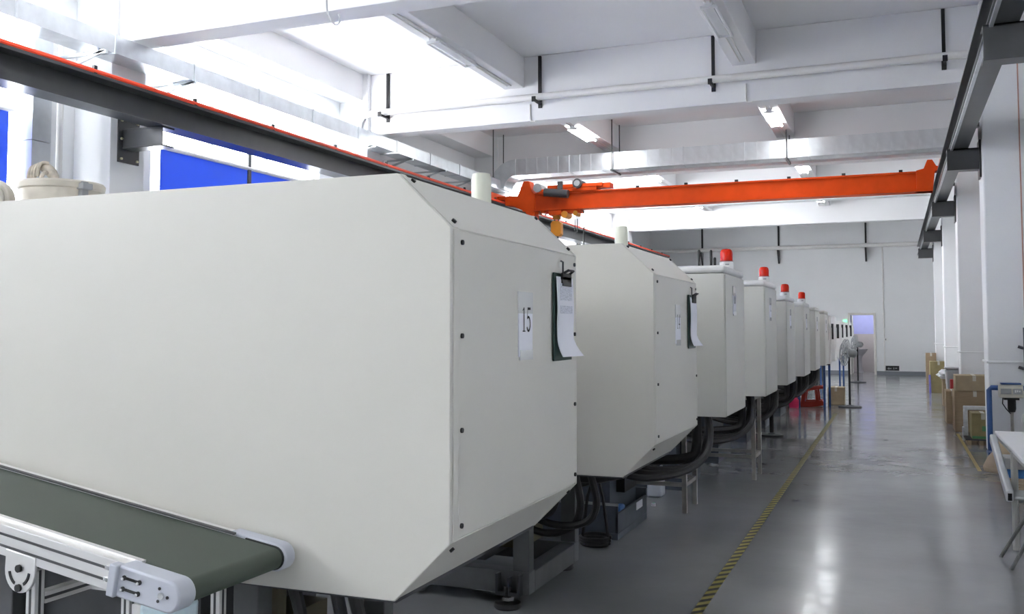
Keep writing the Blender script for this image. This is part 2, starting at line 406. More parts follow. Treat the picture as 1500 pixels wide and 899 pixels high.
build('conductor_carrier', B(-7.50, -7.43, RY0, RY1, 4.15, 4.182), STEELD, rl)
cb = tag(build('conductor_bar', MB().cyl((-7.44, RY0, 4.205), (-7.44, RY1, 4.205), 0.024, 8), REDBAR, rl), 'red conductor bar')
hang = None
for k in range(22):
    y = 1.2 + 1.47 * k
    if hang is None:
        hang = build('bar_hanger', MB().box(-7.56, -7.45, y - 0.012, y + 0.012, 4.182, 4.20).box(-7.455, -7.425, y - 0.02, y + 0.02, 4.18, 4.26), BLACK, rl)
        h0 = y
    else: link('bar_hanger', hang.data, None, rl, WL[hang] + Vector((0, y - h0, 0)))
bolt_me = MB().cyl((0, 0, 0), (0.02, 0, 0), 0.014, 8, smooth=False).mesh('bolt', Vector())
ORD = ['second', 'third', 'fourth', 'fifth', 'sixth', 'seventh']
for i, y in enumerate(COLS):
    t = thing('rail_bracket', 'dark steel bracket on the right wall, %s column from the washroom end' % ['sixth', 'fifth', 'fourth', 'third', 'second', 'first'][i], 'bracket', (1.08, y, 3.7), 'crane rail brackets')
    build('arm', MB().box(0.69, 1.10, y - 0.10, y - 0.085, 3.73, 4.0).box(0.69, 1.10, y - 0.10, y + 0.10, 3.715, 3.735).box(0.69, 1.10, y - 0.10, y + 0.10, 3.98, 4.0), STEELD, t, 0.003)
    build('wall_plate', B(1.075, 1.10, y - 0.14, y + 0.14, 3.60, 4.10), STEELD, t, 0.003)
    build('tie_bar', MB().box(0.875, 1.12, y + 0.02, y + 0.07, 4.30, 4.36).tube([(0.915, y + 0.40, 4.325), (1.12, y + 0.1, 4.33)], 0.025, 4, smooth=False), STEELD, t)
    t = thing('rail_bracket', 'bolted steel bracket on the left wall, %s column from the washroom end' % ['sixth', 'fifth', 'fourth', 'third', 'second', 'first'][i], 'bracket', (-8.13, y, 3.4), 'crane rail brackets')
    build('arm', MB().box(-8.15, -7.56, y - 0.095, y - 0.08, 3.67, 3.88).box(-8.15, -7.56, y - 0.10, y + 0.10, 3.655, 3.672).box(-8.15, -7.56, y - 0.10, y + 0.10, 3.862, 3.88), STEELD, t, 0.003)
    p = build('wall_plate', B(-8.15, -8.13, y - 0.16, y + 0.16, 3.50, 4.02), STEELD, t, 0.003)
    for yy in (-0.12, 0.12):
        for zz in (3.54, 3.77, 3.98): link('bolt', bolt_me, PLATE, p, Vector((-8.13, y + yy, zz)))
    build('tie_bar', MB().tube([(-8.15, y + 0.12, 4.13), (-7.665, y + 0.05, 4.13)], 0.02, 4, smooth=False), GALV, t)
# bridge crane
CY = 17.9
cr = thing('bridge_crane', 'orange overhead crane girder spanning the hall between the two rails', 'crane', (-3.2, CY, 4.0))
g = MB(); g.box(-7.0, 0.66, CY - 0.09, CY + 0.09, 4.03, 4.35); g.box(-7.0, 0.66, CY - 0.15, CY + 0.15, 4.0, 4.035); g.box(-7.0, 0.66, CY - 0.13, CY + 0.13, 4.335, 4.36)
build('girder', g, ORANGE, cr)
for s, x0, x1 in ((-1, -7.66, -6.86), (1, 0.60, 0.88)):
    m = MB()
    if s < 0:
        m.box(-7.60, -7.38, CY - 0.12, CY + 0.10, 4.262, 4.34)
        m.prism([(-7.39, 4.14), (-7.39, 4.33), (-7.30, 4.34), (-7.12, 4.32), (-6.98, 4.62), (-6.86, 4.62), (-6.80, 4.40), (-6.74, 4.36), (-6.74, 3.74), (-6.80, 3.74), (-6.95, 4.0), (-7.2, 4.12)], 'y', CY - 0.14, CY + 0.12)
        m.box(-7.72, -7.57, CY - 0.6, CY + 0.6, 4.225, 4.40)
    else:
        m.prism([(0.40, 4.0), (0.40, 4.37), (0.52, 4.40), (0.58, 4.55), (0.66, 4.55), (0.72, 4.44), (0.86, 4.38), (0.86, 4.345), (0.70, 4.345), (0.66, 4.0)], 'y', CY - 0.14, CY + 0.12)
        m.box(0.76, 0.92, CY - 0.6, CY + 0.6, 4.345, 4.48)
    build('end_carriage', m, ORANGE, cr, 0.006)
tr = build('drive_frame', MB().box(-6.70, -5.42, CY - 0.16, CY + 0.16, 4.36, 4.43).box(-6.45, -5.30, CY - 0.17, CY - 0.10, 4.43, 4.50).box(-5.75, -5.15, CY - 0.12, CY + 0.12, 4.40, 4.50), ORANGE, cr, 0.005)
build('drive_motor', MB().cyl((-6.66, CY - 0.2, 4.46), (-6.66, CY + 0.1, 4.46), 0.09, 16), GREYPL, tr)
mo = build('drive_motor', MB().cyl((-5.80, CY - 0.24, 4.50), (-5.80, CY + 0.12, 4.50), 0.095, 16), STEELD, tr)
build('motor_cap', MB().cyl((-5.80, CY - 0.26, 4.50), (-5.80, CY - 0.24, 4.50), 0.06, 14), GREYPL, tr)
build('gearbox', MB().cyl((-6.5, CY - 0.2, 4.36), (-6.0, CY - 0.2, 4.30), 0.085, 12), STEELD, tr)
build('post', B(-6.22, -6.12, CY - 0.22, CY - 0.15, 4.28, 4.56), STEELD, tr)
for k in range(6):
    x = -4.6 + 0.95 * k
    build('festoon_clip', B(x - 0.03, x + 0.03, CY - 0.13, CY - 0.08, 4.36, 4.40), BLACK, cr)
ho = thing('chain_hoist', 'yellow electric chain hoist hanging below the orange crane girder', 'hoist', (-6.32, CY, 3.3))
build('trolley', MB().box(-6.80, -6.66, CY - 0.11, CY + 0.11, 3.93, 4.0).box(-6.62, -6.52, CY - 0.11, CY + 0.11, 3.95, 4.0).box(-6.44, -6.16, CY - 0.13, CY + 0.13, 3.90, 4.0).box(-6.16, -5.78, CY - 0.10, CY + 0.10, 3.93, 4.0), ORANGE, ho, 0.006)
build('hoist_motor', MB().cyl((-6.10, CY - 0.15, 3.90), (-6.10, CY + 0.15, 3.90), 0.07, 14).cyl((-5.88, CY - 0.12, 3.92), (-5.88, CY + 0.12, 3.92), 0.05, 14), YELLOWO, ho)
build('chain_guide', MB().box(-6.38, -6.24, CY - 0.05, CY + 0.05, 3.82, 3.90), YELLOWO, ho, 0.004)
build('hook_block', MB().prism([(-6.41, 3.49), (-6.24, 3.47), (-6.20, 3.52), (-6.20, 3.74), (-6.25, 3.79), (-6.38, 3.79), (-6.42, 3.74)], 'y', CY - 0.08, CY + 0.08), YELLOWO, ho, 0.012)
for x in (-6.36, -6.27): build('chain', MB().cyl((x, CY, 3.78), (x, CY, 3.92), 0.014, 8), STEELD, ho)
build('hook', MB().tube([(-6.29, CY, 3.48), (-6.29, CY, 3.34), (-6.24, CY, 3.28), (-6.29, CY, 3.22), (-6.35, CY, 3.26)], 0.016, 8), STEELD, ho)
build('pendant_cable', MB().cyl((-5.74, CY, 2.3), (-5.74, CY, 3.98), 0.012, 6), BLACK, ho)
build('pendant', B(-5.78, -5.70, CY - 0.03, CY + 0.03, 2.05, 2.32), YELLOWO, ho, 0.01)
for x in (-5.93, -5.88): build('spare_chain', MB().cyl((x, CY + 0.02, 3.55), (x, CY + 0.02, 3.82), 0.009, 6), STEELD, ho)

# ------------------------------------------------------------------ ventilation ducts
dt = thing('air_duct', 'galvanised rectangular air duct crossing the hall above the orange crane', 'duct', (-3.4, 18.7, 4.88))
x = 0.95; k = 0
while x > -7.45:
    w = 0.24
    build('duct_section', B(x - w + 0.003, x - 0.003, 18.5, 18.95, 4.88, 5.23), GALV, dt)
    big = 0.012 if k % 5 == 0 else 0.006
    build('duct_seam', B(x - big * 0.7, x + big * 0.7, 18.5 - big, 18.95 + big, 4.88 - big, 5.23 + big), GALV, dt)
    x -= w; k += 1
el = MB(); n = 12; ec = (x, 4.62)                      # elbow turning down onto the trunking along the left wall
for k in range(n + 1):
    a = PI / 2 + (PI / 2) * k / n
    for r in (0.26, 0.61):
        for yy in (18.48, 18.97): el.v.append(Vector((ec[0] + r * math.cos(a), yy, ec[1] + r * math.sin(a))))
for k in range(n):
    a = 4 * k; b = a + 4
    for q in ((a, a+1, b+1, b), (a+2, b+2, b+3, a+3), (a+1, a+3, b+3, b+1), (a, b, b+2, a+2)): el.f.append(list(q)); el.sm.append(True)
el.f.append([0, 2, 3, 1]); el.sm.append(False); el.f.append([4*n, 4*n+1, 4*n+3, 4*n+2]); el.sm.append(False)
build('duct_elbow', el, GALV, dt)
for xx in (-7.95, -5.3, -1.85):
    for yy in (18.44, 19.01): build('hanger_rod', MB().cyl((xx, yy, 4.86), (xx, yy, ZS), 0.012, 6), STEELD, dt)
    build('hanger_channel', B(xx - 0.02, xx + 0.02, 18.38, 19.05, 4.83, 4.866), STEELD, dt)
# duct along the left wall, running on from the elbow
d2 = thing('air_duct', 'shallow galvanised trunking running along the left wall above the crane rail', 'duct', (-7.98, 9, 4.6))
y = 18.95; yb = 0.6
while y > yb:
    w = 1.25
    build('duct_section', B(-8.12, -7.80, y - w + 0.006, y - 0.006, 4.60, 4.80), GALV, d2)
    build('duct_flange', B(-8.13, -7.79, y - 0.012, y + 0.012, 4.59, 4.81), GALV, d2)
    y -= w
for yy in (2.15, 7.56, 8.95, 13.2, 14.5, 15.8, 17.1):
    build('support_strut', MB().tube([(-8.67, yy, 4.36), (-7.80, yy, 4.60)], 0.022, 4, smooth=False).tube([(-8.67, yy, 4.58), (-7.78, yy, 4.58)], 0.022, 4, smooth=False), GALV, d2)
# vertical duct and pipe by the near left column
vd = thing('vertical_duct', 'galvanised vertical duct beside the left wall column', 'duct', (-8.5, 7.35, 0))
for z in (0, 1.2, 2.4, 3.6): build('duct_section', B(-8.66, -8.40, 7.18, 7.42, z + 0.005, z + 1.195), GALV, vd)
single('wall_pipe', MB().cyl((-8.5, 7.62, 0), (-8.5, 7.62, 4.9), 0.035, 10), PIPEW, 'slim beige vertical pipe between the galvanised duct and the column', 'pipe')

# ------------------------------------------------------------------ water pipe on the second cross beam, with black struts
BY = COLS[2] - 0.17
wp = thing('water_pipe', 'white water pipe running across the ceiling beam', 'pipe', (-3.4, BY - 0.18, 5.15))
build('pipe', MB().tube([(1.09, BY - 0.16, 5.20), (-8.0, BY - 0.16, 5.20), (-8.2, BY - 0.16, 5.17), (-8.27, BY - 0.16, 5.08), (-8.29, BY - 0.16, 4.85)], 0.055, 12), PIPEW, wp)
for xx in (0.68, -2.38, -5.08, -7.80):
    build('strut', B(xx - 0.022, xx + 0.022, BY - 0.045, BY - 0.001, 5.28, 5.88), BLACK, wp)
    build('clamp', MB().box(xx - 0.022, xx + 0.022, BY - 0.30, BY - 0.001, 5.115, 5.145).box(xx - 0.03, xx + 0.03, BY - 0.31, BY - 0.285, 5.10, 5.18).box(xx - 0.03, xx + 0.03, BY - 0.02, BY - 0.001, 5.06, 5.20), BLACK, wp)
fp = thing('water_pipe', 'pale pipe running along the far end wall on black hangers', 'pipe', (-3.4, YF - 0.3, 4.5))
build('pipe', MB().cyl((-8.6, YF - 0.25, 4.56), (1.69, YF - 0.25, 4.56), 0.07, 10), PIPEW, fp)
for xx in (-6.7, -3.9, -0.9):
    build('strut', B(xx - 0.03, xx + 0.03, YF - 0.06, YF - 0.001, 4.66, 5.6), BLACK, fp)
    build('clamp', MB().prism([(YF - 0.38, 4.48), (YF - 0.001, 4.48), (YF - 0.001, 4.0), (YF - 0.05, 4.05)], 'x', xx - 0.03, xx + 0.03), STEELD, fp)
# conduits on the beam face
for xx in (-5.25, -1.92):
    tagc = 'left' if xx < -4 else 'middle'
    single('conduit_drop', MB().tube([(xx, BY - 0.012, 5.13), (xx, BY - 0.012, 4.90), (xx + 0.02, BY - 0.03, 4.86), (xx + 0.10, BY - 0.03, 4.855)], 0.012, 6), PIPEW,
           'thin white conduit stub on the beam face %s' % ('near the left wall pipe elbow' if xx < -4 else 'above the cabinets'), 'conduit', 'conduit stubs on the beam face')
single('hanging_hook', MB().tube(smooth([(-4.97, 7.5, 5.9), (-4.97, 7.5, 5.2), (-4.97, 7.5, 4.74), (-4.955, 7.5, 4.61), (-4.91, 7.5, 4.53), (-4.87, 7.5, 4.49), (-4.83, 7.5, 4.50), (-4.82, 7.5, 4.55), (-4.835, 7.5, 4.59)]), 0.009, 6), GREYPL,
       'bent grey wire hook hanging from the ceiling before the nearest beam', 'hook')

# ------------------------------------------------------------------ fluorescent fixtures
def fixture(x, y, lit, label, name='ceiling_light'):
    t = thing(name, label, 'light', (x, y, 5.33), 'fluorescent lights under the ceiling beams')
    build('housing', MB().prism([(x - 0.06, 5.41), (x + 0.06, 5.41), (x + 0.045, 5.36), (x - 0.045, 5.36)], 'y', y - 0.62, y + 0.62), FRAMEW, t)
    for s in (-0.085, 0.085):
        build('tube', MB().cyl((x + s, y - 0.58, 5.345), (x + s, y + 0.58, 5.345), 0.018, 10), lit, t)
    build('end_bracket', B(x - 0.095, x + 0.095, y - 0.60, y - 0.578, 5.335, 5.37), FRAMEW, t); build('end_bracket', B(x - 0.095, x + 0.095, y + 0.578, y + 0.60, 5.335, 5.37), FRAMEW, t)
    for s in (-0.03, 0.03):
        build('conduit', MB().cyl((x + s, y - 2.4, 5.40), (x + s, y - 0.6, 5.40), 0.010, 6), PIPEW, t); build('conduit', MB().cyl((x + s, y + 0.6, 5.40), (x + s, y + 2.0, 5.40), 0.010, 6), PIPEW, t)
# the rows of fixtures go on over the machines and behind the camera, one pair to a bay as in the bays in view
for i, y in enumerate((0.25, 5.85)):
    for x, s in ((-5.52, 'left'), (-1.94, 'middle')):
        fixture(x, y, TUBE_ON, 'lit fluorescent light on the beam %s, %s' % ('nearer the blue blinds' if s == 'left' else 'over the cabinets', ['behind the conveyor', 'above the sloped-edge covers'][i]), 'ceiling_light_offscreen')
NTH = ['before the water pipe', 'just past the water pipe', 'past the air duct', 'second bay before the end wall']
for i, y in enumerate((11.42, 17.15, 22.75, 28.3)):
    for x, s in ((-5.52, 'left'), (-1.94, 'middle')):
        fixture(x, y, TUBE_OFF if i == 0 else TUBE_ON, '%s fluorescent light on the beam %s, %s' % ('unlit' if i == 0 else 'lit', 'nearer the blue blinds' if s == 'left' else 'over the cabinets', NTH[i]))

# ------------------------------------------------------------------ moulding machines, chamfered type
HULL = [(-1.2, 0.98), (-1.2, 1.90), (-1.38, 2.07), (-4.5, 2.07), (-4.5, 0.79), (-1.38, 0.80)]
screw_me = MB().cyl((0, 0, 0), (0.008, 0, 0), 0.008, 8).mesh('screw', Vector()); screw_me.materials.append(BLACK)
def slab(mb, p, q, y0, y1, t):           # a flat panel between profile points p and q (x, z), t thick to the inside
    d = (Vector(q) - Vector(p)).normalized(); nrm = Vector((-d.y, d.x)) * t
    return mb.prism([p, q, tuple(Vector(q) + nrm), tuple(Vector(p) + nrm)], 'y', y0, y1)
def foot(parent, x, y, zt=0.07):
    f = build('foot', MB().lathe([(0.075, 0), (0.08, 0.008), (0.075, 0.03), (0.03, 0.035), (0.022, 0.04), (0.022, zt + 0.05)], (x, y, 0), 16), BLACK, parent)
    build('lock_nut', MB().lathe([(0.036, 0.042), (0.036, 0.062)], (x, y, 0), 6, False), CHROME, f)
def machine_a(y, label):
    t = thing('molding_machine', label, 'machine', (-2.8, y + 0.6, 0), 'injection molding machines in a row')
    Y0, Y1 = y, y + 1.17
    build('end_panel', MB().prism(HULL, 'y', Y0, Y0 + 0.018), CREAM, t, 0.003)
    build('end_panel', MB().prism(HULL, 'y', Y1 - 0.018, Y1), CREAM, t, 0.003)
    build('edge_strip', B(-1.225, -1.197, Y0 + 0.018, Y0 + 0.052, 0.985, 1.897), CREAM, t, 0.002)
    build('side_panel', B(-1.225, -1.200, Y0 + 0.055, Y1 - 0.018, 0.985, 1.895), CREAM, t, 0.003)
    build('chamfer_strip', slab(MB(), (-1.2, 1.902), (-1.38, 2.072), Y0 + 0.018, Y0 + 0.052, 0.02), CREAM, t)
    build('chamfer_panel', slab(MB(), (-1.203, 1.900), (-1.38, 2.067), Y0 + 0.055, Y1 - 0.018, 0.02), CREAM, t, 0.002)
    build('lower_chamfer_panel', slab(MB(), (-1.38, 0.803), (-1.203, 0.98), Y0 + 0.018, Y1 - 0.018, 0.02), CREAM, t, 0.002)
    build('top_panel', B(-4.5, -1.385, Y0 + 0.018, Y1 - 0.018, 2.05, 2.07), CREAM, t, 0.002)
    build('bottom_panel', B(-4.5, -1.385, Y0 + 0.018, Y1 - 0.018, 0.79, 0.81), DARKBASE, t)
    for yy in (Y0 + 0.075, Y1 - 0.03):
        for z in (1.86, 1.58, 1.30, 1.02): link('screw', screw_me, None, t, Vector((-1.202, yy, z)))
        for k in (0.13, 0.90):
            p = Vector((-1.2 - 0.18 * k, yy - 0.01, 1.90 + 0.17 * k))
            o = link('screw', screw_me, None, t, p); o.rotation_euler = (0, -PI / 4, 0)
        o = link('screw', screw_me, None, t, Vector((-1.222, yy - 0.02, 0.955))); o.rotation_euler = (0, PI / 4, 0)
    # rear cabinet that carries the grease canister
    build('rear_cabinet', B(-3.6, -1.62, Y1, Y1 + 0.68, 1.0, 1.98), CREAM_B, t, 0.01)
    cn = build('canister', MB().lathe([(0.044, 1.98), (0.048, 2.0), (0.048, 2.32), (0.043, 2.345), (0.02, 2.35)], (-1.83, Y1 + 0.46, 0), 20), NATURAL, t)
    build('canister_neck', MB().lathe([(0.052, 1.975), (0.052, 2.0)], (-1.83, Y1 + 0.46, 0), 20), BLACK, cn)
    # base frame below, set back from the panel
    b = y + 0.15
    bf = MB()
    bf.box(-4.4, -1.98, b, b + 0.10, 0.07, 0.20); bf.box(-4.4, -1.98, b + 0.82, b + 0.92, 0.07, 0.20); bf.box(-2.08, -1.98, b + 0.10, b + 0.82, 0.07, 0.19)
    for xx in (-4.4, -3.2, -2.08):
        for yy in (b, b + 0.84): bf.box(xx, xx + 0.10, yy, yy + 0.08, 0.20, 0.79)
    build('base_frame', bf, MIDBASE, t, 0.004)
    build('machine_bed', MB().box(-4.3, -2.30, b + 0.10, b + 0.82, 0.22, 0.79), DARKBASE, t)
    build('valve_block', MB().box(-2.31, -2.14, b + 0.30, b + 0.66, 0.26, 0.52).cyl((-2.2, b + 0.4, 0.50), (-2.2, b + 0.4, 0.66), 0.04, 10), mat('dark_brass', (0.10, 0.085, 0.045), 0.5), t)
    for xx in (-4.3, -2.10):
        for yy in (b - 0.03, b + 0.93): foot(t, xx, yy)
    build('foot_bracket', MB().box(-2.17, -2.02, b - 0.05, b, 0.07, 0.09).box(-2.17, -2.155, b - 0.05, b, 0.07, 0.19).box(-2.035, -2.02, b - 0.05, b, 0.07, 0.19).box(-2.10, -2.085, b - 0.05, b, 0.07, 0.17), DARKBASE, t)
    build('drain_trough', MB().tube([(-1.95, y + 0.35, 0.80), (-1.9, y + 0.35, 0.74), (-1.6, y + 0.3, 0.76), (-1.45, y + 0.3, 0.80)], 0.05, 10), BLACK, t)
    for k, (xx, dy, sag) in enumerate(((-1.60, 0.12, 0.30), (-1.72, 0.2, 0.36), (-1.85, 0.15, 0.28))):
        build('hose', MB().tube(smooth([(xx, y + dy, 0.80), (xx + 0.03, y + dy + 0.02, 0.8 - sag * 0.6), (xx - 0.06, y + dy + 0.08, 0.8 - sag), (xx - 0.28, y + dy + 0.12, 0.8 - sag * 1.1), (xx - 0.62, y + 0.36, 0.55)]), 0.022, 8), BLACK, t)
    for k in range(2):
        build('hose', MB().tube(smooth([(-2.0, y + 0.95 + 0.1*k, 0.80), (-1.92, y + 1.12 + 0.1*k, 0.66), (-1.98, y + 1.25 + 0.08*k, 0.55), (-2.25, y + 1.3 + 0.05*k, 0.52), (-2.6, y + 1.1, 0.6)]), 0.024, 8), BLACK, t)
    return t
M15 = machine_a(2.47, 'large cream molding machine cover with sloped edges, numbered 15, beside the green belt conveyor')
M14 = copy_tree(M15, (0, 2.50, 0), 'cream molding machine cover with sloped edges, numbered 14, behind machine 15')

# ------------------------------------------------------------------ moulding machines, box type with beacons
def machine_b(y, label, beacon=True, w=0.97, zt=2.03, grey=False, near=True):
    t = thing('molding_machine', label, 'machine', (-2.6, y + 0.5, 0), 'injection molding machines in a row')
    Y0, Y1 = y, y + w
    M = CREAM_B
    build('cabinet_body', B(-3.9, -1.206, Y0, Y1, 0.93, zt), M, t, 0.004)
    build('cabinet_door', B(-1.206, -1.198, Y0 + 0.012, Y1 - 0.012, 0.94, zt - 0.008), M, t, 0.002)
    build('top_cap', B(-3.9, -1.20, Y0 - 0.008, Y1 + 0.008, zt + 0.003, zt + 0.062), WHITE_M if beacon else M, t, 0.022, 3)
    if beacon:
        c = (-1.268, Y0 + 0.50, zt + 0.06)
        b = build('warning_beacon', MB().lathe([(0.056, 0), (0.056, 0.05), (0.052, 0.06), (0.050, 0.062)], c, 18), WHITE_M, t)
        tag(build('lens', MB().lathe([(0.050, 0.062), (0.051, 0.13), (0.046, 0.152), (0.034, 0.163), (0.01, 0.167)], c, 18), REDLENS, b), 'red beacon lens')
        build('lens_ribs', MB().lathe([(0.054, 0.062), (0.054, 0.070)], c, 18), REDPL, b)
        build('maker_plate', B(c[0] + 0.0, c[0] + 0.03, c[1] - 0.060, c[1] - 0.050, c[2] + 0.03, c[2] + 0.042), GREYPL, b)
    b0 = y - 0.28
    build('base_tray', MB().box(-4.0, -1.98, b0, b0 + 0.9, 0.0, 0.05).box(-4.0, -1.98, b0, b0 + 0.02, 0.05, 0.26).box(-2.0, -1.98, b0, b0 + 0.9, 0.05, 0.20).box(-4.0, -1.98, b0 + 0.88, b0 + 0.9, 0.05, 0.26), BLUEBASE, t, 0.003)
    build('tray_rim', B(-4.0, -1.975, b0 - 0.006, b0 + 0.004, 0.255, 0.275), GREYPL, t)
    build('machine_bed', B(-3.9, -2.06, b0 + 0.06, b0 + 0.84, 0.05, 0.93), BLUEBASE, t)
    if near:
        build('control_box', MB().box(-2.06, -1.99, b0 + 0.24, b0 + 0.60, 0.32, 0.52).box(-2.05, -1.985, b0 + 0.24, b0 + 0.60, 0.52, 0.66), BLACK, t, 0.004)
        build('amber_gauge', MB().box(-2.06, -2.0, b0 + 0.02, b0 + 0.20, 0.58, 0.72), OLIVE, t, 0.004)
        build('warning_label', B(-1.986, -1.983, b0 + 0.46, b0 + 0.58, 0.54, 0.65), YTAPE, t)
        build('rag', MB().box(-2.04, -1.98, b0 + 0.06, b0 + 0.22, 0.20, 0.24), BLUEPL, t, 0.015)
        build('white_tag', B(-1.98, -1.976, b0 + 0.55, b0 + 0.74, 0.13, 0.19), PAPER, t)
    for k in range(3):
        yy = y + 0.10 + 0.23 * k
        build('hose', MB().tube(smooth([(-1.36 - 0.05*k, yy, 0.94), (-1.34 - 0.05*k, yy - 0.02, 0.80), (-1.36 - 0.05*k, yy - 0.12, 0.64), (-1.50, yy - 0.32, 0.53), (-1.78, yy - 0.5, 0.50), (-2.15, yy - 0.35, 0.56)]), 0.027, 8), BLACK, t)
    build('hose', MB().tube(smooth([(-1.48, y + 0.25, 0.94), (-1.48, y + 0.25, 0.66), (-1.55, y + 0.22, 0.58), (-1.85, y + 0.2, 0.55), (-2.1, y + 0.2, 0.56)]), 0.04, 8), BLACK, t)
    return t
YS = [7.27, 9.65, 11.67, 13.95, 15.98, 18.2]
MB_ = []
desc = ['grey-white cabinet numbered 13, tallest beacon, with black hose couplings on its top',
        'grey-white cabinet numbered 12 with red beacon, next behind the one with hose couplings',
        'grey-white molding machine cabinet with red beacon, third cabinet behind machine 14',
        'grey-white molding machine cabinet with red beacon, last one carrying a beacon',
        'grey-white molding machine cabinet without beacon, just behind the last red beacon',
        'grey-white molding machine cabinet without beacon, second behind the last red beacon']
for i, y in enumerate(YS):
    MB_.append(machine_b(y, desc[i], i < 4, zt=[2.03, 2.03, 1.94, 1.925, 1.90, 1.88][i], near=i < 2))
r0 = MB_[0]
for xx, yy, zz in ((-1.44, 7.5, 2.235), (-1.345, 7.5, 2.23), (-1.315, 7.5, 2.17)):
    build('hose_coupling', MB().lathe([(0.011, 2.095), (0.011, zz - 0.01), (0.006, zz)], (xx, yy, 0), 10), BLACK, r0)
# white machines at the far end of the row
def machine_c(y, label, zt):
    t = thing('molding_machine', label, 'machine', (-2.2, y + 0.5, 0), 'white machines at the far end of the row')
    build('cabinet_body', B(-3.2, -1.215, y, y + 0.45, 0.90, zt), WHITE_M, t, 0.02, 2)
    build('viewing_window', B(-1.40, -1.245, y - 0.008, y + 0.02, 1.38, 1.72), BLACK, t)
    build('side_rail', MB().tube([(-1.24, y + 0.02, 0.95), (-1.20, y + 0.02, 1.40), (-1.20, y + 0.02, 1.62), (-1.24, y + 0.02, 1.74), (-1.36, y + 0.02, 1.78)], 0.018, 8), WHITE_M, t)
    build('machine_base', B(-3.0, -2.08, y + 0.05, y + 0.40, 0, 0.90), DARKBASE, t)
    return t
for i, y in enumerate((19.95, 21.7, 23.9, 25.9, 28.3, 31.0)):
    machine_c(y, 'white molding machine with a dark window strip, %s behind the grey-white cabinets' % ['first', 'second', 'third', 'fourth', 'fifth', 'sixth'][i], 1.88 if i < 2 else 1.80)

# ------------------------------------------------------------------ number sheets and clipboards
def stroke(mb, pts, w, x, oy, oz, sc):       # a pen stroke in the y-z plane
    for (a, b) in zip(pts[:-1], pts[1:]):
        a2 = Vector(a); b2 = Vector(b); d = (b2 - a2)
        if d.length < 1e-6: continue
        d.normalize(); nn = Vector((-d.y, d.x)) * w * 0.5; a2 = a2 - d * w * 0.2; b2 = b2 + d * w * 0.2
        q = [a2 + nn, b2 + nn, b2 - nn, a2 - nn]
        mb.add([(x, oy + p.x * sc, oz + p.y * sc) for p in q], [(0, 1, 2, 3)])
def arc(cx, cy, rx, ry, a0, a1, n=12): return [(cx + rx * math.cos(math.radians(a0 + (a1 - a0) * k / n)), cy + ry * math.sin(math.radians(a0 + (a1 - a0) * k / n))) for k in range(n + 1)]
DIG = {
 '0': [(arc(0.25, 0.5, 0.18, 0.46, 0, 360, 24), 0.07)],
 '1': [([(0.27, 0.02), (0.27, 0.97)], 0.085), ([(0.12, 0.86), (0.27, 0.97)], 0.04), ([(0.12, 0.02), (0.42, 0.02)], 0.04)],
 '2': [(arc(0.25, 0.74, 0.17, 0.22, 165, -30), 0.07), ([(0.40, 0.63), (0.08, 0.03)], 0.06), ([(0.08, 0.03), (0.44, 0.03)], 0.07)],
 '3': [(arc(0.23, 0.74, 0.16, 0.22, 150, -80), 0.07), (arc(0.23, 0.28, 0.19, 0.26, 85, -150), 0.07)],
 '4': [([(0.34, 0.02), (0.34, 0.97)], 0.085), ([(0.34, 0.97), (0.04, 0.30)], 0.04), ([(0.04, 0.30), (0.47, 0.30)], 0.06), ([(0.24, 0.02), (0.44, 0.02)], 0.04)],
 '5': [([(0.14, 0.95), (0.44, 0.95)], 0.09), ([(0.14, 0.95), (0.10, 0.55)], 0.045), (arc(0.22, 0.32, 0.19, 0.29, 130, -150, 16), 0.08)],
 '8': [(arc(0.25, 0.74, 0.14, 0.22, 0, 360, 18), 0.06), (arc(0.25, 0.27, 0.18, 0.25, 0, 360, 18), 0.07)],
 '9': [(arc(0.25, 0.68, 0.17, 0.28, 0, 360, 18), 0.065), ([(0.42, 0.68), (0.38, 0.3), (0.14, 0.02)], 0.06)],
}
def digits(parent, s, x, y, z, h):
    m = MB(); oy = y
    for ch in s:
        for pts, w in DIG[ch]: stroke(m, pts, w * 1.15, x, oy, z, h)
        oy += h * 0.55
    return build('printed_number', m, INK, parent)
def sheet(y, z0, z1, num, label, w=0.13, x=-1.198, h=0.085):
    t = thing('number_sheet', label, 'paper sign', (x, y + w / 2, z0), 'number sheets taped to the machines')
    build('paper', B(x - 0.004, x + 0.002, y, y + w, z0, z1), PAPER, t)
    build('tape', MB().box(x - 0.004, x + 0.0028, y - 0.004, y + w + 0.002, z1 - 0.03, z1 + 0.045), TAPE, t)
    build('tape', MB().box(x - 0.004, x + 0.0028, y + 0.01, y + w + 0.002, z0 - 0.012, z0 + 0.022), TAPE, t)
    digits(t, num, x + 0.0034, y + w * 0.5 - h * 0.52, z0 + (z1 - z0) * 0.48, h)
    return t
sheet(3.0, 1.505, 1.685, '15', 'white paper sheet reading 15 taped to the large cream cover')
sheet(5.50, 1.515, 1.70, '14', 'white paper sheet reading 14 taped to the cream cover')
for (y, num, zz) in ((7.62, '13', 1.72), (9.98, '12', 1.70), (12.0, '11', 1.62), (14.28, '10', 1.60), (16.3, '9', 1.58), (18.5, '8', 1.55)):
    sheet(y, zz, zz + 0.18, num, 'white paper sheet reading %s taped to the %s grey-white cabinet door' % (num, {'13': 'first', '12': 'second', '11': 'third', '10': 'fourth', '9': 'fifth', '8': 'sixth'}[num]), 0.15, -1.196)
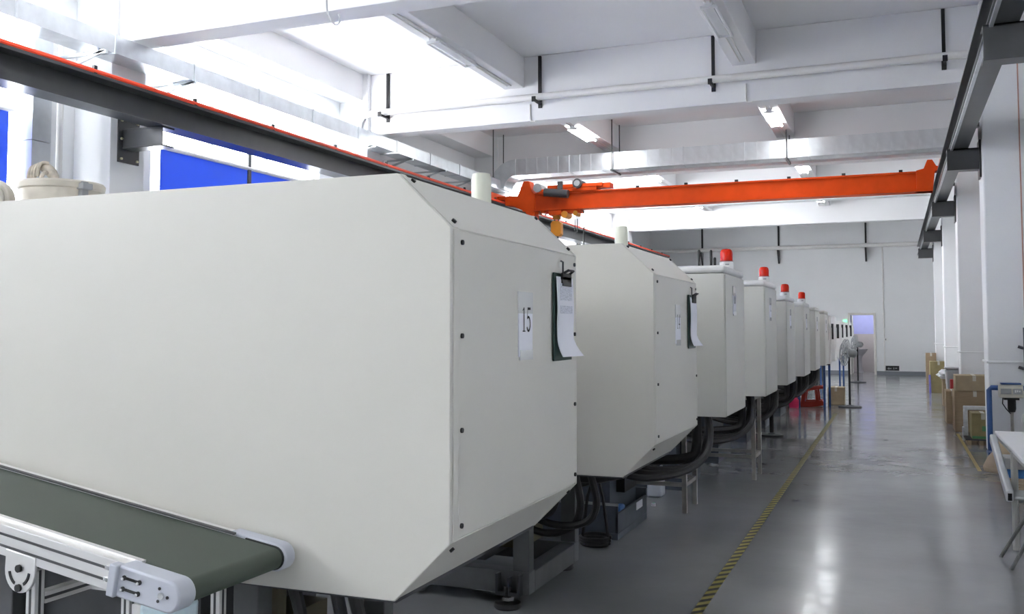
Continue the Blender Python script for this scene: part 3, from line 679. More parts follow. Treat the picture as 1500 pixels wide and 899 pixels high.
def clipboard(y, label, big):
    x = -1.2
    t = thing('clipboard', label, 'clipboard', (x, y + 0.1, 1.48), 'clipboards hanging on the cream covers')
    build('board', B(x + 0.004, x + 0.012, y, y + 0.205, 1.48, 1.815), GREENB, t, 0.002)
    n = 14; m = MB(); vs = []
    for k in range(n + 1):
        u = k / n; z = 1.80 - 0.305 * u; bow = 0.016 + 0.005 * math.sin(u * PI * 1.3) + 0.30 * max(0, u - 0.72) ** 2
        yy = 0.02 * max(0, u - 0.6) / 0.4
        for dx in (0, 0.004): vs += [(x + bow + dx, y + 0.008 + yy, z), (x + bow + dx * 1.0 + 0.10 * max(0, u - 0.8), y + 0.195 + yy, z)]
    fs = []
    for k in range(n):
        a = 4 * k; b = a + 4
        fs += [(a, a+1, b+1, b), (a+2, b+2, b+3, a+3), (a, b, b+2, a+2), (a+1, a+3, b+3, b+1)]
    fs += [(0, 2, 3, 1), (4*n, 4*n+1, 4*n+3, 4*n+2)]
    p = build('paper', m.add(vs, fs, True), PAPER, t)
    if big:
        build('printed_table', MB().box(x + 0.0255, x + 0.0262, y + 0.03, y + 0.17, 1.71, 1.775).box(x + 0.0262, x + 0.0272, y + 0.03, y + 0.17, 1.66, 1.69), GREYINK, t)
    build('clip', MB().box(x + 0.004, x + 0.03, y + 0.05, y + 0.15, 1.79, 1.80).box(x + 0.022, x + 0.03, y + 0.05, y + 0.15, 1.765, 1.815).tube([(x + 0.02, y + 0.06, 1.81), (x + 0.045, y + 0.07, 1.825), (x + 0.045, y + 0.13, 1.825), (x + 0.02, y + 0.14, 1.81)], 0.005, 6), BLACK, t)
    build('hook', MB().tube([(x + 0.002, y + 0.10, 1.865), (x + 0.012, y + 0.10, 1.86), (x + 0.012, y + 0.10, 1.815), (x + 0.02, y + 0.115, 1.81)], 0.004, 6), STEELD, t)
clipboard(3.34, 'dark green clipboard with curling papers hanging on the large cream cover beside the sheet 15', True)
clipboard(5.84, 'dark green clipboard with curling papers hanging beside the sheet 14', False)

# ------------------------------------------------------------------ hopper, glove and blower on top of machine 15
HX, HY = -3.79, 3.42
hp = thing('hopper', 'worn cream steel drum hopper standing on the large cream cover', 'hopper', (HX, HY, 2.07))
build('drum', MB().lathe([(0.172, 2.07), (0.180, 2.2), (0.186, 2.275), (0.197, 2.28), (0.200, 2.305), (0.193, 2.315), (0.184, 2.31)], (HX, HY, 0), 32), HOPM, hp)
build('lid', MB().lathe([(0.184, 2.308), (0.15, 2.320), (0.02, 2.324)], (HX, HY, 0), 28), HOPM, hp)
build('latch', MB().box(HX + 0.165, HX + 0.198, HY - 0.06, HY - 0.02, 2.20, 2.31).box(HX + 0.17, HX + 0.215, HY - 0.07, HY - 0.01, 2.27, 2.30), GREYPL, hp, 0.004)
gl = MB()
gc = Vector((HX - 0.07, HY - 0.03, 2.318))
gl.tube(smooth([gc + Vector(p) for p in ((0.055, 0.0, -0.004), (0.048, 0.0, 0.03), (0.025, -0.005, 0.06), (-0.005, -0.010, 0.078), (-0.03, -0.014, 0.078))], 2), [0.022, 0.023, 0.024, 0.026, 0.027, 0.027, 0.026, 0.022, 0.012], 12)
for k in range(4):
    s0 = gc + Vector((-0.050 + 0.021 * k, -0.022, 0.074 + 0.005 * k)); L_ = [0.052, 0.064, 0.068, 0.060][k]
    gl.tube(smooth([s0 + Vector((0.012, 0.010, 0.006)), s0 + Vector((0.0, -0.016, 0.006)), s0 + Vector((-0.012, -0.024, -0.016)), s0 + Vector((-0.020, -0.024, -L_ + 0.008)), s0 + Vector((-0.023, -0.022, -L_))], 3), [0.009] * 10 + [0.008, 0.0065, 0.003], 8)
s0 = gc + Vector((0.035, -0.018, 0.045)); gl.tube(smooth([s0, s0 + Vector((-0.004, -0.022, 0.0)), s0 + Vector((-0.012, -0.030, -0.018)), s0 + Vector((-0.018, -0.030, -0.036))], 3), [0.010] * 8 + [0.007, 0.003], 8)
single('work_glove', gl, GLOVEM, 'grubby cotton work glove propped on the drum hopper lid, fingers hanging', 'glove')
bw = thing('blower', 'cream round blower with a motor on the large cream cover beside the hopper', 'blower', (-3.93, 3.22, 2.07))
build('fan_housing', MB().cyl((-3.90, 3.14, 2.20), (-3.875, 3.08, 2.20), 0.10, 28).cyl((-3.875, 3.08, 2.20), (-3.865, 3.06, 2.20), 0.08, 28), HOPM, bw, 0.006)
build('motor', MB().cyl((-3.94, 3.05, 2.19), (-3.87, 3.02, 2.19), 0.045, 18).cyl((-3.90, 3.10, 2.19), (-3.895, 3.02, 2.19), 0.045, 18), HOPM, bw)
build('pedestal', B(-3.95, -3.85, 3.03, 3.15, 2.07, 2.12), DARKBASE, bw)
build('cable', MB().tube([(-3.90, 3.03, 2.23), (-3.87, 3.01, 2.2), (-3.85, 3.02, 2.12), (-3.84, 3.03, 2.075)], 0.006, 6), BLACK, bw)

# ------------------------------------------------------------------ belt conveyor in front of machine 15
TILT = math.atan(0.150)
PIV = Vector((-1.755, 0, 0.909))
def cv(u, y, w):                       # u: distance back along the belt from the head roller, w: height above the roller axis
    return Vector((PIV.x - u * math.cos(TILT) + w * math.sin(TILT) * -0.0 + w * math.sin(TILT), y, PIV.z + u * math.sin(TILT) + w * math.cos(TILT)))
def cbox(mb, u0, u1, y0, y1, w0, w1):
    vs = [cv(u, y, w) for w in (w0, w1) for (u, y) in ((u0, y0), (u1, y0), (u1, y1), (u0, y1))]
    return mb.add(vs, [(0,3,2,1),(4,5,6,7),(0,1,5,4),(1,2,6,5),(2,3,7,6),(3,0,4,7)])
def cprism(mb, poly, y0, y1):
    n = len(poly)
    vs = [cv(u, y0, w) for u, w in poly] + [cv(u, y1, w) for u, w in poly]
    return mb.add(vs, [tuple(range(n)), tuple(range(2*n-1, n-1, -1))] + [(i, (i+1) % n, n + (i+1) % n, n + i) for i in range(n)], False)
CN, CF = 2.00, 2.405                  # near and far side of the belt
cvr = thing('belt_conveyor', 'sloping green belt conveyor with aluminium frame in front of the large cream cover', 'conveyor', (-2.6, 2.2, 0))
LEN = 2.3
bl = MB(); prof = [(LEN, 0.033)] + [(0.033 * math.cos(a), 0.033 * math.sin(a)) for a in [PI/2 + 0.0 - PI * 0 ]]
pr = [(LEN, 0.033)]
for k in range(13):
    a = PI / 2 + PI * k / 12
    pr.append((0.033 * math.cos(a), 0.033 * math.sin(a)))
pr.append((LEN, -0.033))
n = len(pr); vs = [cv(u, CN + 0.012, w) for u, w in pr] + [cv(u, CF - 0.012, w) for u, w in pr]
bl.add(vs, [(i, i + 1, n + i + 1, n + i) for i in range(n - 1)], True)
bl.add(vs, [tuple(range(n)), tuple(range(2*n - 1, n - 1, -1)), (n - 1, 0, n, 2*n - 1)])
build('belt', bl, BELT, cvr)
for nm, ya, yb in (('near', CN - 0.03, CN + 0.012), ('far', CF - 0.012, CF + 0.025)):
    m = MB(); cbox(m, 0.15, LEN, ya, yb, -0.046, 0.039)
    pf = build('side_profile', m, ALU, cvr, 0.002)
    if nm == 'near':
        gsl = MB()
        for w in (-0.018, 0.014): cbox(gsl, 0.155, LEN, ya - 0.0015, ya + 0.006, w - 0.0035, w + 0.0035)
        build('groove', gsl, ALUD, pf)
        lip = MB(); cbox(lip, 0.15, LEN, yb - 0.006, yb + 0.01, 0.037, 0.044); build('lip', lip, ALU, pf)
    else:
        lip = MB(); cbox(lip, 0.15, LEN, ya - 0.006, ya + 0.006, 0.037, 0.043); build('lip', lip, ALUD, pf)
    # rounded end plate
    R = 0.042
    poly = [(0.175, R)] + [(R * math.cos(PI/2 + PI * k / 14), R * math.sin(PI/2 + PI * k / 14)) for k in range(15)] + [(0.175, -R)]
    y0, y1 = (CN - 0.055, CN + 0.010) if nm == 'near' else (CF - 0.005, CF + 0.045)
    ep = build('end_plate', cprism(MB(), poly, y0, y1), ENDCAP, cvr, 0.006, 3)
    if nm == 'near':
        build('flange', cbox(MB(), 0.165, 0.192, y0 - 0.012, y0 + 0.02, -0.042, 0.044), ENDCAP, ep, 0.004)
        sl = MB()
        for w in (-0.015, 0.015): cbox(sl, 0.09, 0.15, y0 - 0.002, y0 + 0.004, w - 0.0035, w + 0.0035)
        for w in (-0.015, 0.015):
            for u in (0.093, 0.145):
                p = cv(u, 0, w); sl.cyl((p.x, y0 - 0.003, p.z), (p.x, y0 + 0.004, p.z), 0.0068, 10)
        build('slot', sl, BLACK, ep)
        hl = MB()
        for a in (90, 210, 330):
            p = cv(0.016 + 0.019 * math.cos(math.radians(a + 90)), 0, 0.019 * math.sin(math.radians(a + 90)))
            hl.cyl((p.x, y0 - 0.002, p.z), (p.x, y0 + 0.004, p.z), 0.0043, 10)
        build('bolt_hole', hl, BLACK, ep)
        p = cv(0.016, 0, 0); build('axle_cap', MB().cyl((p.x, y0 - 0.006, p.z), (p.x, y0 + 0.004, p.z), 0.009, 14), CHROME, ep)
        for u in (0.093, 0.145):
            for w in (-0.015, 0.015):
                p = cv(u + 0.004, 0, w - 0.003); build('screw_head', MB().cyl((p.x, y0 - 0.004, p.z), (p.x, y0 + 0.003, p.z), 0.0045, 8), CHROME, ep)
    else:
        build('inner_plate', cprism(MB(), [(0.11, 0.036)] + [(0.036 * math.cos(PI/2 + PI * k / 10), 0.036 * math.sin(PI/2 + PI * k / 10)) for k in range(11)] + [(0.11, -0.036)], y0 - 0.006, y0 + 0.004), BLACK, ep)
tn = MB()
for w in (-0.018, 0.014): cbox(tn, 0.195, 0.235, CN - 0.036, CN - 0.024, w - 0.003, w + 0.008)
build('tension_bolt', tn, CHROME, cvr)
# stand of slotted aluminium profile
def profile_leg(mb, gb, x, y, z0, z1, s=0.034):
    mb.box(x - s/2, x + s/2, y - s/2, y + s/2, z0, z1)
    gb.box(x - 0.004, x + 0.004, y - s/2 - 0.001, y - s/2 + 0.004, z0, z1); gb.box(x + s/2 - 0.004, x + s/2 + 0.001, y - 0.004, y + 0.004, z0, z1)
for lx, ly, zt in ((-2.30, 2.02, 0.91), (-2.30, 2.38, 0.90), (-1.945, 2.07, 0.86), (-1.945, 2.38, 0.86)):
    a, gmb = MB(), MB(); profile_leg(a, gmb, lx, ly, 0.0, zt)
    lg = build('leg', a, ALU, cvr, 0.002); build('groove', gmb, ALUD, lg)
for z in (0.845, 0.45):
    for lx in (-2.30, -1.945):
        a = B(lx - 0.017, lx + 0.017, 2.04, 2.38, z - 0.034, z); a2 = B(lx + 0.014, lx + 0.0185, 2.04, 2.38, z - 0.021, z - 0.013)
        cbm = build('crossbar', a, ALU, cvr, 0.002); build('groove', a2, ALUD, cbm)
    build('crossbar', B(-2.30, -1.945, 2.21, 2.244, z - 0.036, z - 0.002), ALU, cvr, 0.002)
pv = MB(); cx, cz = -2.30, 0.915
poly = [(cx - 0.055, cz + 0.062), (cx + 0.058, cz + 0.045)] + [(cx + 0.058 * math.cos(-PI * k / 14), cz + 0.005 + 0.062 * math.sin(-PI * k / 14)) for k in range(15)]
ar = build('pivot_bracket', pv.prism(poly, 'y', 1.965, 1.975), ALU, cvr, 0.002)
sl = MB()
for sgn in (-1, 1):
    sl = MB()
    for k in range(6):
        a0 = -PI/2 + sgn * (0.45 + 0.16 * k); a1 = -PI/2 + sgn * (0.45 + 0.16 * (k + 1))
        P0 = [(cx + 0.042 * math.cos(a0), cz + 0.008 + 0.047 * math.sin(a0)), (cx + 0.042 * math.cos(a1), cz + 0.008 + 0.047 * math.sin(a1)), (cx + 0.034 * math.cos(a1), cz + 0.008 + 0.039 * math.sin(a1)), (cx + 0.034 * math.cos(a0), cz + 0.008 + 0.039 * math.sin(a0))]
        sl.prism(P0, 'y', 1.963, 1.966)
    build('adjusting_slot', sl, BLACK, ar)
sl = MB()
for zz in (cz + 0.012, cz - 0.042): sl.cyl((cx, 1.958, zz), (cx, 1.966, zz), 0.011, 10)
build('pivot_bolt', sl, BLACK, ar)
bag = MB()
bag.prism([(-1.905, 0.42), (-1.80, 0.42), (-1.79, 0.87), (-1.905, 0.87)], 'y', 2.00, 2.12)
single('plastic_bag', bag, mat('pale_blue_film', (0.62, 0.76, 0.82), 0.3, var=0.1, scale=12, bump=0.8, bscale=18), 'pale blue plastic bag hanging under the conveyor head', 'bag', bevel=0.02)

# ------------------------------------------------------------------ floor tape
single('hazard_tape', B(-1.10, -1.04, 1.0, 19.0, 0.0, 0.002), HAZARD, 'long black and yellow striped tape on the floor beside the machines', 'floor tape')
single('floor_line', B(0.835, 0.875, 11.9, 16.0, 0.0, 0.002), YTAPE, 'plain yellow line on the floor beside the cardboard boxes', 'floor tape')

# ------------------------------------------------------------------ stands, jugs and oddments under the machines
def stand(x, y, label, xl):
    t = thing('frame_stand', label, 'stand', (x, y, 0), 'stainless frame stands under the machines')
    for (xx, yy) in ((x, y), (x, y + 0.46), (xl, y), (xl, y + 0.46)):
        build('leg', B(xx - 0.02, xx + 0.02, yy - 0.02, yy + 0.02, 0, 0.90), STAIN, t, 0.002)
    for z in (0.26, 0.88):
        build('rung', B(xl + 0.02, x - 0.02, y - 0.015, y + 0.015, z - 0.035, z), STAIN, t)
        build('rung', B(xl + 0.02, x - 0.02, y + 0.445, y + 0.475, z - 0.035, z), STAIN, t)
        build('rung', B(x - 0.015, x + 0.015, y + 0.02, y + 0.44, z - 0.035, z), STAIN, t)
stand(-1.73, 8.24, 'stainless frame stand straddled by hoses, close behind the sloped-edge cover 14', -2.40)
stand(-1.42, 10.31, 'stainless frame stand under the second beacon cabinet, beside the hazard tape', -2.15)
def jug(x, y, z, label):
    t = thing('jug', label, 'jug', (x, y, z), 'milky plastic jugs under the machines')
    build('body', MB().prism([(x - 0.07, z), (x + 0.07, z), (x + 0.07, z + 0.21), (x + 0.03, z + 0.26), (x - 0.05, z + 0.26), (x - 0.07, z + 0.23)], 'y', y - 0.09, y + 0.09), JUGM, t, 0.018, 3)
    build('cap', MB().lathe([(0.022, 0.255), (0.022, 0.29)], (x - 0.01, y, z), 12), BLACK, t)
    build('handle', MB().tube([(x + 0.04, y - 0.02, z + 0.25), (x + 0.045, y, z + 0.285), (x + 0.045, y + 0.05, z + 0.285), (x + 0.04, y + 0.08, z + 0.24)], 0.01, 6), JUGM, t)
jug(-2.16, 8.98, 0.0, 'milky plastic jug on the floor behind the frame stand nearest cover 14')
jug(-2.25, 11.1, 0.0, 'milky plastic jug under hoses at the second frame stand')
cap_t = thing('bottle_cap', 'small green and white bottle cap lying on the floor', 'bottle cap', (-2.06, 8.46, 0))
build('shell', MB().lathe([(0.022, 0), (0.022, 0.02), (0.016, 0.026)], (-2.06, 8.46, 0), 14), WHITE_M, cap_t)
build('seal', MB().lathe([(0.013, 0.025), (0.013, 0.028)], (-2.06, 8.46, 0), 12), mat('green_seal', (0.05, 0.45, 0.15), 0.4), cap_t)
# coiled floor hose reel below machine 14
cw = MB()
cc = (-2.10, 6.80)
for k in range(3):
    cw.tube([(cc[0] + (0.105 + 0.004*k) * math.cos(a), cc[1] + (0.105 + 0.004*k) * math.sin(a), 0.014 + 0.022 * k) for a in [2 * PI * i / 24 for i in range(24)]], 0.012, 8)
for s in (-1, 1): cw.tube([(cc[0] + 0.10 * s, cc[1], 0.05), (cc[0] + 0.06 * s, cc[1] + 0.0, 0.35), (cc[0] + 0.01 * s, cc[1] + 0.02, 0.52), (cc[0] - 0.1, cc[1] + 0.05, 0.66)], 0.012, 6)
single('coiled_cable', cw, BLACK, 'black coiled cable on the floor in front of the blue-grey machine base', 'cable')
post = thing('support_post', 'black post on a round floor plate between two machine cabinets', 'post', (-1.75, 14.65, 0))
build('round_base', MB().lathe([(0.17, 0), (0.17, 0.02), (0.06, 0.03), (0.04, 0.05)], (-1.75, 14.65, 0), 24), DARKBASE, post)
build('pole', MB().cyl((-1.75, 14.65, 0.02), (-1.75, 14.65, 0.93), 0.03, 10), BLACK, post)

# pedestal fans
def fan(x, y, label, z=1.11, full=True):
    t = thing('pedestal_fan', label, 'fan', (x, y, 0), 'pedestal fans in the aisle')
    build('round_base', MB().lathe([(0.23, 0), (0.23, 0.02), (0.10, 0.03), (0.03, 0.05)], (x, y, 0), 24), DARKBASE, t)
    build('pole', MB().cyl((x, y, 0.03), (x, y, z - 0.02), 0.022, 10), BLACK, t)
    d = Vector((-0.93, -0.30, 0.12)).normalized()
    c = Vector((x, y, z))
    build('motor', MB().tube([c - d * 0.16, c - d * 0.12, c + d * 0.05], [0.05, 0.085, 0.085], 14), GREYPL, t)
    hub = c + d * 0.13
    build('hub', MB().cyl(c + d * 0.05, hub, 0.04, 12), CHROME, t)
    u = d.cross(Vector((0, 0, 1))).normalized(); w = d.cross(u)
    cg = MB(); R = 0.27
    for off, rr_ in ((0.06, R), (0.10, R), (0.14, R * 0.72), (0.15, R * 0.4)):
        cg.tube([c + d * off + (u * math.cos(a) + w * math.sin(a)) * rr_ for a in [2 * PI * i / 28 for i in range(29)]], 0.008, 5)
    for k in range(20):
        a = 2 * PI * k / 20; q = u * math.cos(a) + w * math.sin(a)
        cg.tube([c + d * 0.05 + q * 0.07, c + d * 0.06 + q * R, c + d * 0.10 + q * R, c + d * 0.15 + q * 0.06], 0.005, 4)
    build('cage', cg, GREYPL, t)
    for k in range(3):
        a = 2 * PI * k / 3; q = u * math.cos(a) + w * math.sin(a); q2 = u * math.cos(a + 0.7) + w * math.sin(a + 0.7)
        bm = MB(); bm.add([hub - d*0.05 + q * 0.03, hub - d*0.06 + q * 0.23, hub - d*0.03 + q2 * 0.23, hub - d*0.03 + q2 * 0.03, hub - d*0.044 + q * 0.03, hub - d*0.054 + q * 0.23, hub - d*0.024 + q2 * 0.23, hub - d*0.024 + q2 * 0.03],
               [(0,1,2,3),(7,6,5,4),(0,4,5,1),(1,5,6,2),(2,6,7,3),(3,7,4,0)])
        build('blade', bm, GREYPL, t)
fan(-0.89, 20.6, 'black pedestal fan with a wire cage standing on the aisle edge beside the cardboard box')
fan(-1.06, 30.2, 'black pedestal fan further down the aisle towards the doorway', 1.15)

# red plastic stool lying on its side, pink bottle, box and blue trestles
rs = thing('red_stool', 'dark red plastic stool lying on its side on the floor', 'stool', (-1.65, 20.55, 0))
build('seat', B(-1.98, -1.92, 20.36, 20.78, 0.0, 0.36), REDPL, rs, 0.015)
def quad_bar(pts, y0, y1): return MB().prism(pts, 'y', y0, y1)
for y0 in (20.34, 20.76):
    build('leg', quad_bar([(-1.93, 0.28), (-1.40, 0.38), (-1.36, 0.44), (-1.93, 0.36)], y0, y0 + 0.04), REDPL, rs, 0.006)
    build('leg', quad_bar([(-1.93, 0.0), (-1.93, 0.10), (-1.40, 0.14), (-1.36, 0.04), (-1.60, 0.0)], y0, y0 + 0.04), REDPL, rs, 0.006)
    build('stretcher', quad_bar([(-1.84, 0.09), (-1.76, 0.09), (-1.72, 0.31), (-1.80, 0.31)], y0, y0 + 0.04), REDPL, rs, 0.006)
    build('stretcher', quad_bar([(-1.54, 0.12), (-1.47, 0.12), (-1.50, 0.36), (-1.56, 0.35)], y0, y0 + 0.04), REDPL, rs, 0.006)
build('foot_rail', B(-1.44, -1.38, 20.38, 20.76, 0.37, 0.42), REDPL, rs, 0.008)
build('foot_rail', B(-1.44, -1.38, 20.38, 20.76, 0.05, 0.12), REDPL, rs, 0.008)
pb = thing('pink_bottle', 'bright pink plastic bottle on the floor beside the red stool', 'bottle', (-1.94, 20.0, 0))
build('body', MB().lathe([(0.09, 0), (0.10, 0.03), (0.10, 0.16), (0.05, 0.22), (0.03, 0.25)], (-1.94, 20.0, 0), 18), PINKPL, pb)
build('cap', MB().lathe([(0.035, 0.245), (0.035, 0.28)], (-1.94, 20.0, 0), 12), WHITE_M, pb)
def carton(name, x0, x1, y0, y1, z0, z1, m, label, group=None, open_top=False):
    t = thing(name, label, 'box', ((x0+x1)/2, (y0+y1)/2, z0), group)
    build('body', B(x0, x1, y0, y1, z0, z1), m, t, 0.006)
    xm = (x0 + x1) / 2
    build('flap', B(x0, xm - 0.003, y0 - 0.002, y1 + 0.002, z1, z1 + 0.005), m, t); build('flap', B(xm + 0.003, x1, y0 - 0.002, y1 + 0.002, z1, z1 + 0.005), m, t)
    build('packing_tape', MB().box(xm - 0.025, xm + 0.025, y0 - 0.004, y1 + 0.004, z1 + 0.004, z1 + 0.007).box(xm - 0.025, xm + 0.025, y0 - 0.002, y0, z1 - 0.08, z1), BEIGE, t)
    return t
carton('cardboard_box', -1.36, -1.02, 21.15, 21.6, 0, 0.36, CARD2, 'cardboard box on the floor under the machines next to the red stool', 'cardboard boxes')
for i, (x, y) in enumerate(((-1.36, 20.26), (-1.44, 27.6))):
    t = thing('blue_trestle', ['blue steel trestle legs beside the red stool', 'blue steel trestle legs under a white machine'][i], 'trestle', (x, y, 0))
    for dx, dy in ((0, 0), (0.09, 0.18), (-0.5, 0), (-0.41, 0.18)): build('leg', B(x + dx - 0.022, x + dx + 0.022, y + dy - 0.022, y + dy + 0.022, 0, 0.86), BLUEP, t, 0.003)
    build('rail', B(x - 0.52, x + 0.02, y - 0.02, y + 0.02, 0.86, 0.89), DARKBASE, t); build('rail', B(x - 0.43, x + 0.11, y + 0.16, y + 0.20, 0.86, 0.89), DARKBASE, t)

# ------------------------------------------------------------------ boxes and goods along the right columns
carton('cardboard_box', 0.82, 1.09, 29.9, 30.5, 0, 0.90, CARD, 'tall narrow cardboard box by the right column closest to the end wall', 'cardboard boxes')
carton('cardboard_box', 0.80, 1.20, 26.0, 26.6, 0, 0.78, OLIVE, 'olive brown cardboard box with a violet film roll leaning on it', 'cardboard boxes')
single('film_roll', MB().cyl((0.79, 25.85, 0.0), (0.785, 25.96, 0.45), 0.026, 12), VIOLET, 'violet film roll leaning on an olive brown box', 'roll')
carton('cardboard_box', 0.90, 1.05, 21.6, 22.1, 0, 0.55, CARD, 'narrow cardboard box under the crumpled white bag', 'cardboard boxes')
wb = MB(); nr = 14
for k in range(8):
    u = k / 7; rr0 = 0.15 * math.sin(PI * (0.12 + 0.80 * u)) + 0.01
    for j in range(nr):
        a = 2 * PI * j / nr; w = 1 + 0.22 * math.sin(3 * a + 1.7 * k) + 0.12 * math.cos(5 * a - k)
        wb.v.append(Vector((0.93 + 0.75 * rr0 * w * math.cos(a), 21.8 + 1.1 * rr0 * w * math.sin(a), 0.557 + 0.20 * u)))
for k in range(7):
    for j in range(nr): wb.f.append([k*nr + j, k*nr + (j+1) % nr, (k+1)*nr + (j+1) % nr, (k+1)*nr + j]); wb.sm.append(True)
wb.f.append(list(range(nr - 1, -1, -1))); wb.sm.append(False); wb.f.append([7*nr + j for j in range(nr)]); wb.sm.append(False)
single('white_bag', wb, mat('white_poly_bag', (0.80, 0.82, 0.85), 0.4, var=0.05, bump=0.6, bscale=12), 'crumpled white plastic bag on a narrow cardboard box', 'bag')
gb = thing('grey_bin', 'grey plastic bin standing behind the large cardboard boxes', 'bin', (1.12, 20.9, 0))
build('body', MB().prism([(0.97, 0), (1.27, 0), (1.32, 0.80), (0.92, 0.80)], 'y', 20.75, 21.15), GREYPL, gb, 0.03)
build('lid', B(0.91, 1.33, 20.73, 21.17, 0.80, 0.84), GREYPL, gb, 0.015)
single('red_carton', B(0.98, 1.05, 20.3, 20.45, 0.30, 0.62), mat('red_print_card', (0.45, 0.03, 0.03), 0.6), 'small red carton in front of the grey bin', 'box', bevel=0.004)
carton('cardboard_box', 0.93, 1.10, 20.22, 20.55, 0, 0.30, CARD2, 'low cardboard box carrying a small red carton', 'cardboard boxes')
carton('cardboard_box', 0.84, 1.42, 16.3, 16.95, 0, 0.63, CARD, 'big lower cardboard box of the stack beside the blue trolley', 'cardboard boxes')
carton('cardboard_box', 0.86, 1.40, 16.34, 16.9, 0.637, 0.87, CARD2, 'upper cardboard box of the stack beside the blue trolley', 'cardboard boxes')
carton('cardboard_box', 0.78, 1.0, 17.6, 18.2, 0, 0.55, CARD, 'small brown cardboard box behind the big two-box stack', 'cardboard boxes')
pl = thing('pallet', 'small dark pallet under the olive printed box', 'pallet', (1.05, 14.75, 0))
for k in range(3): build('runner', B(0.90 + 0.15 * k, 0.95 + 0.15 * k, 14.55, 15.0, 0, 0.06), WOOD, pl)
for k in range(4): build('slat', B(0.88, 1.27, 14.55 + 0.12 * k, 14.64 + 0.12 * k, 0.06, 0.08), DARKBASE, pl)
t = carton('printed_box', 0.96, 1.25, 14.58, 14.95, 0.08, 0.43, OLIVE, 'olive cardboard box with green print on the dark pallet', 'cardboard boxes')
build('green_print', MB().box(1.09, 1.17, 14.576, 14.579, 0.19, 0.26).box(0.965, 1.245, 14.576, 14.579, 0.085, 0.12), mat('green_box_print', (0.10, 0.28, 0.12), 0.7), t)
fo = MB(); fo.box(0.885, 0.945, 15.05, 15.10, 0, 0.46); fo.box(0.885, 1.30, 15.05, 15.10, 0.44, 0.50); fo.box(1.26, 1.30, 15.05, 15.10, 0, 0.46); fo.box(0.87, 0.90, 15.01, 15.14, 0, 0.2)
single('foil_frame', fo, FOIL, 'silver wrapped frame standing behind the olive printed box', 'frame', bevel=0.01)
# blue hand trolley
bt = thing('blue_trolley', 'blue steel hand trolley frame in front of the white column', 'trolley', (1.12, 13.2, 0))
build('upright', MB().tube([(1.075, 13.2, 0.06), (1.075, 13.2, 0.84), (1.10, 13.2, 0.87), (1.5, 13.2, 0.87)], 0.032, 10), BLUEP, bt)
build('upright', MB().tube([(1.50, 13.2, 0.87), (1.53, 13.2, 0.84), (1.53, 13.2, 0.06)], 0.032, 10), BLUEP, bt)
build('deck', B(1.03, 1.58, 12.95, 13.24, 0.05, 0.09), BLUEP, bt, 0.004)
for xx in (1.08, 1.52): build('wheel', MB().cyl((xx - 0.02, 13.1, 0.045), (xx + 0.02, 13.1, 0.045), 0.045, 14), BLACK, bt)
# platform scale with indicator head
sc = thing('platform_scale', 'beige scale indicator head on a thin post behind the white table', 'scale', (1.27, 12.6, 0))
hd = build('indicator_head', MB().prism([(12.52, 0.79), (12.70, 0.79), (12.70, 0.90), (12.66, 0.945), (12.55, 0.945)], 'x', 1.13, 1.385), BEIGE, sc, 0.01)
build('display', B(1.145, 1.255, 12.512, 12.53, 0.835, 0.90), GREYPL, hd)
build('key_panel', MB().box(1.275, 1.37, 12.512, 12.53, 0.835, 0.90), GREYPL, hd)
build('key_label', MB().box(1.29, 1.305, 12.508, 12.512, 0.855, 0.885).box(1.312, 1.327, 12.508, 12.512, 0.86, 0.885).box(1.335, 1.35, 12.508, 12.512, 0.86, 0.88), WHITE_M, hd)
build('head_cover', B(1.15, 1.365, 12.54, 12.68, 0.945, 0.965), BLUEP, hd, 0.006)
build('head_base', MB().box(1.18, 1.34, 12.54, 12.68, 0.765, 0.79).lathe([(0.035, 0.62), (0.045, 0.66), (0.045, 0.765)], (1.265, 12.61, 0), 12), BLACK, sc)
build('post', MB().cyl((1.265, 12.61, 0.05), (1.265, 12.61, 0.66), 0.02, 10), STAIN, sc)
build('platform', MB().box(1.12, 1.5, 12.3, 12.75, 0.0, 0.07), STAIN, sc, 0.008)
build('cable', MB().tube([(1.17, 12.58, 0.79), (1.165, 12.58, 0.72), (1.20, 12.58, 0.66), (1.25, 12.6, 0.6)], 0.006, 6), BLACK, sc)
# kraft sack
ks = MB(); ring = 14
for k, (z, rx, ry, ox) in enumerate(((0.0, 0.22, 0.17, 0.02), (0.05, 0.24, 0.19, 0.02), (0.16, 0.20, 0.18, 0.03), (0.27, 0.13, 0.15, 0.06), (0.36, 0.11, 0.09, 0.06), (0.42, 0.12, 0.04, 0.06), (0.45, 0.12, 0.02, 0.05))):
    for j in range(ring):
        a = 2 * PI * j / ring; w = 1 + 0.05 * math.sin(3 * a + k)
        ks.v.append(Vector((1.10 + ox + rx * w * math.cos(a), 11.95 + ry * w * math.sin(a), z)))
for k in range(6):
    for j in range(ring): ks.f.append([k*ring + j, k*ring + (j+1) % ring, (k+1)*ring + (j+1) % ring, (k+1)*ring + j]); ks.sm.append(True)
ks.f.append(list(range(ring - 1, -1, -1))); ks.sm.append(False); ks.f.append([6*ring + j for j in range(ring)]); ks.sm.append(False)
single('paper_sack', ks, KRAFT, 'slumped tan kraft paper sack on the floor beside the blue trolley', 'sack')
wpal = thing('pallet', 'pale wooden pallet on the floor behind the white table', 'pallet', (1.3, 10.6, 0))
for k in range(3): build('runner', B(0.99, 1.66, 10.05 + 0.5 * k, 10.13 + 0.5 * k, 0, 0.08), WOOD, wpal)
for k in range(7): build('slat', B(0.98, 1.67, 10.03 + 0.165 * k, 10.13 + 0.165 * k, 0.08, 0.10), WOOD, wpal)
tote = thing('tote', 'grey and blue plastic tote standing on the wooden pallet', 'tote', (1.25, 10.9, 0.10))
build('body', B(1.02, 1.5, 10.75, 11.05, 0.10, 0.19), BLUEPL, tote, 0.008)
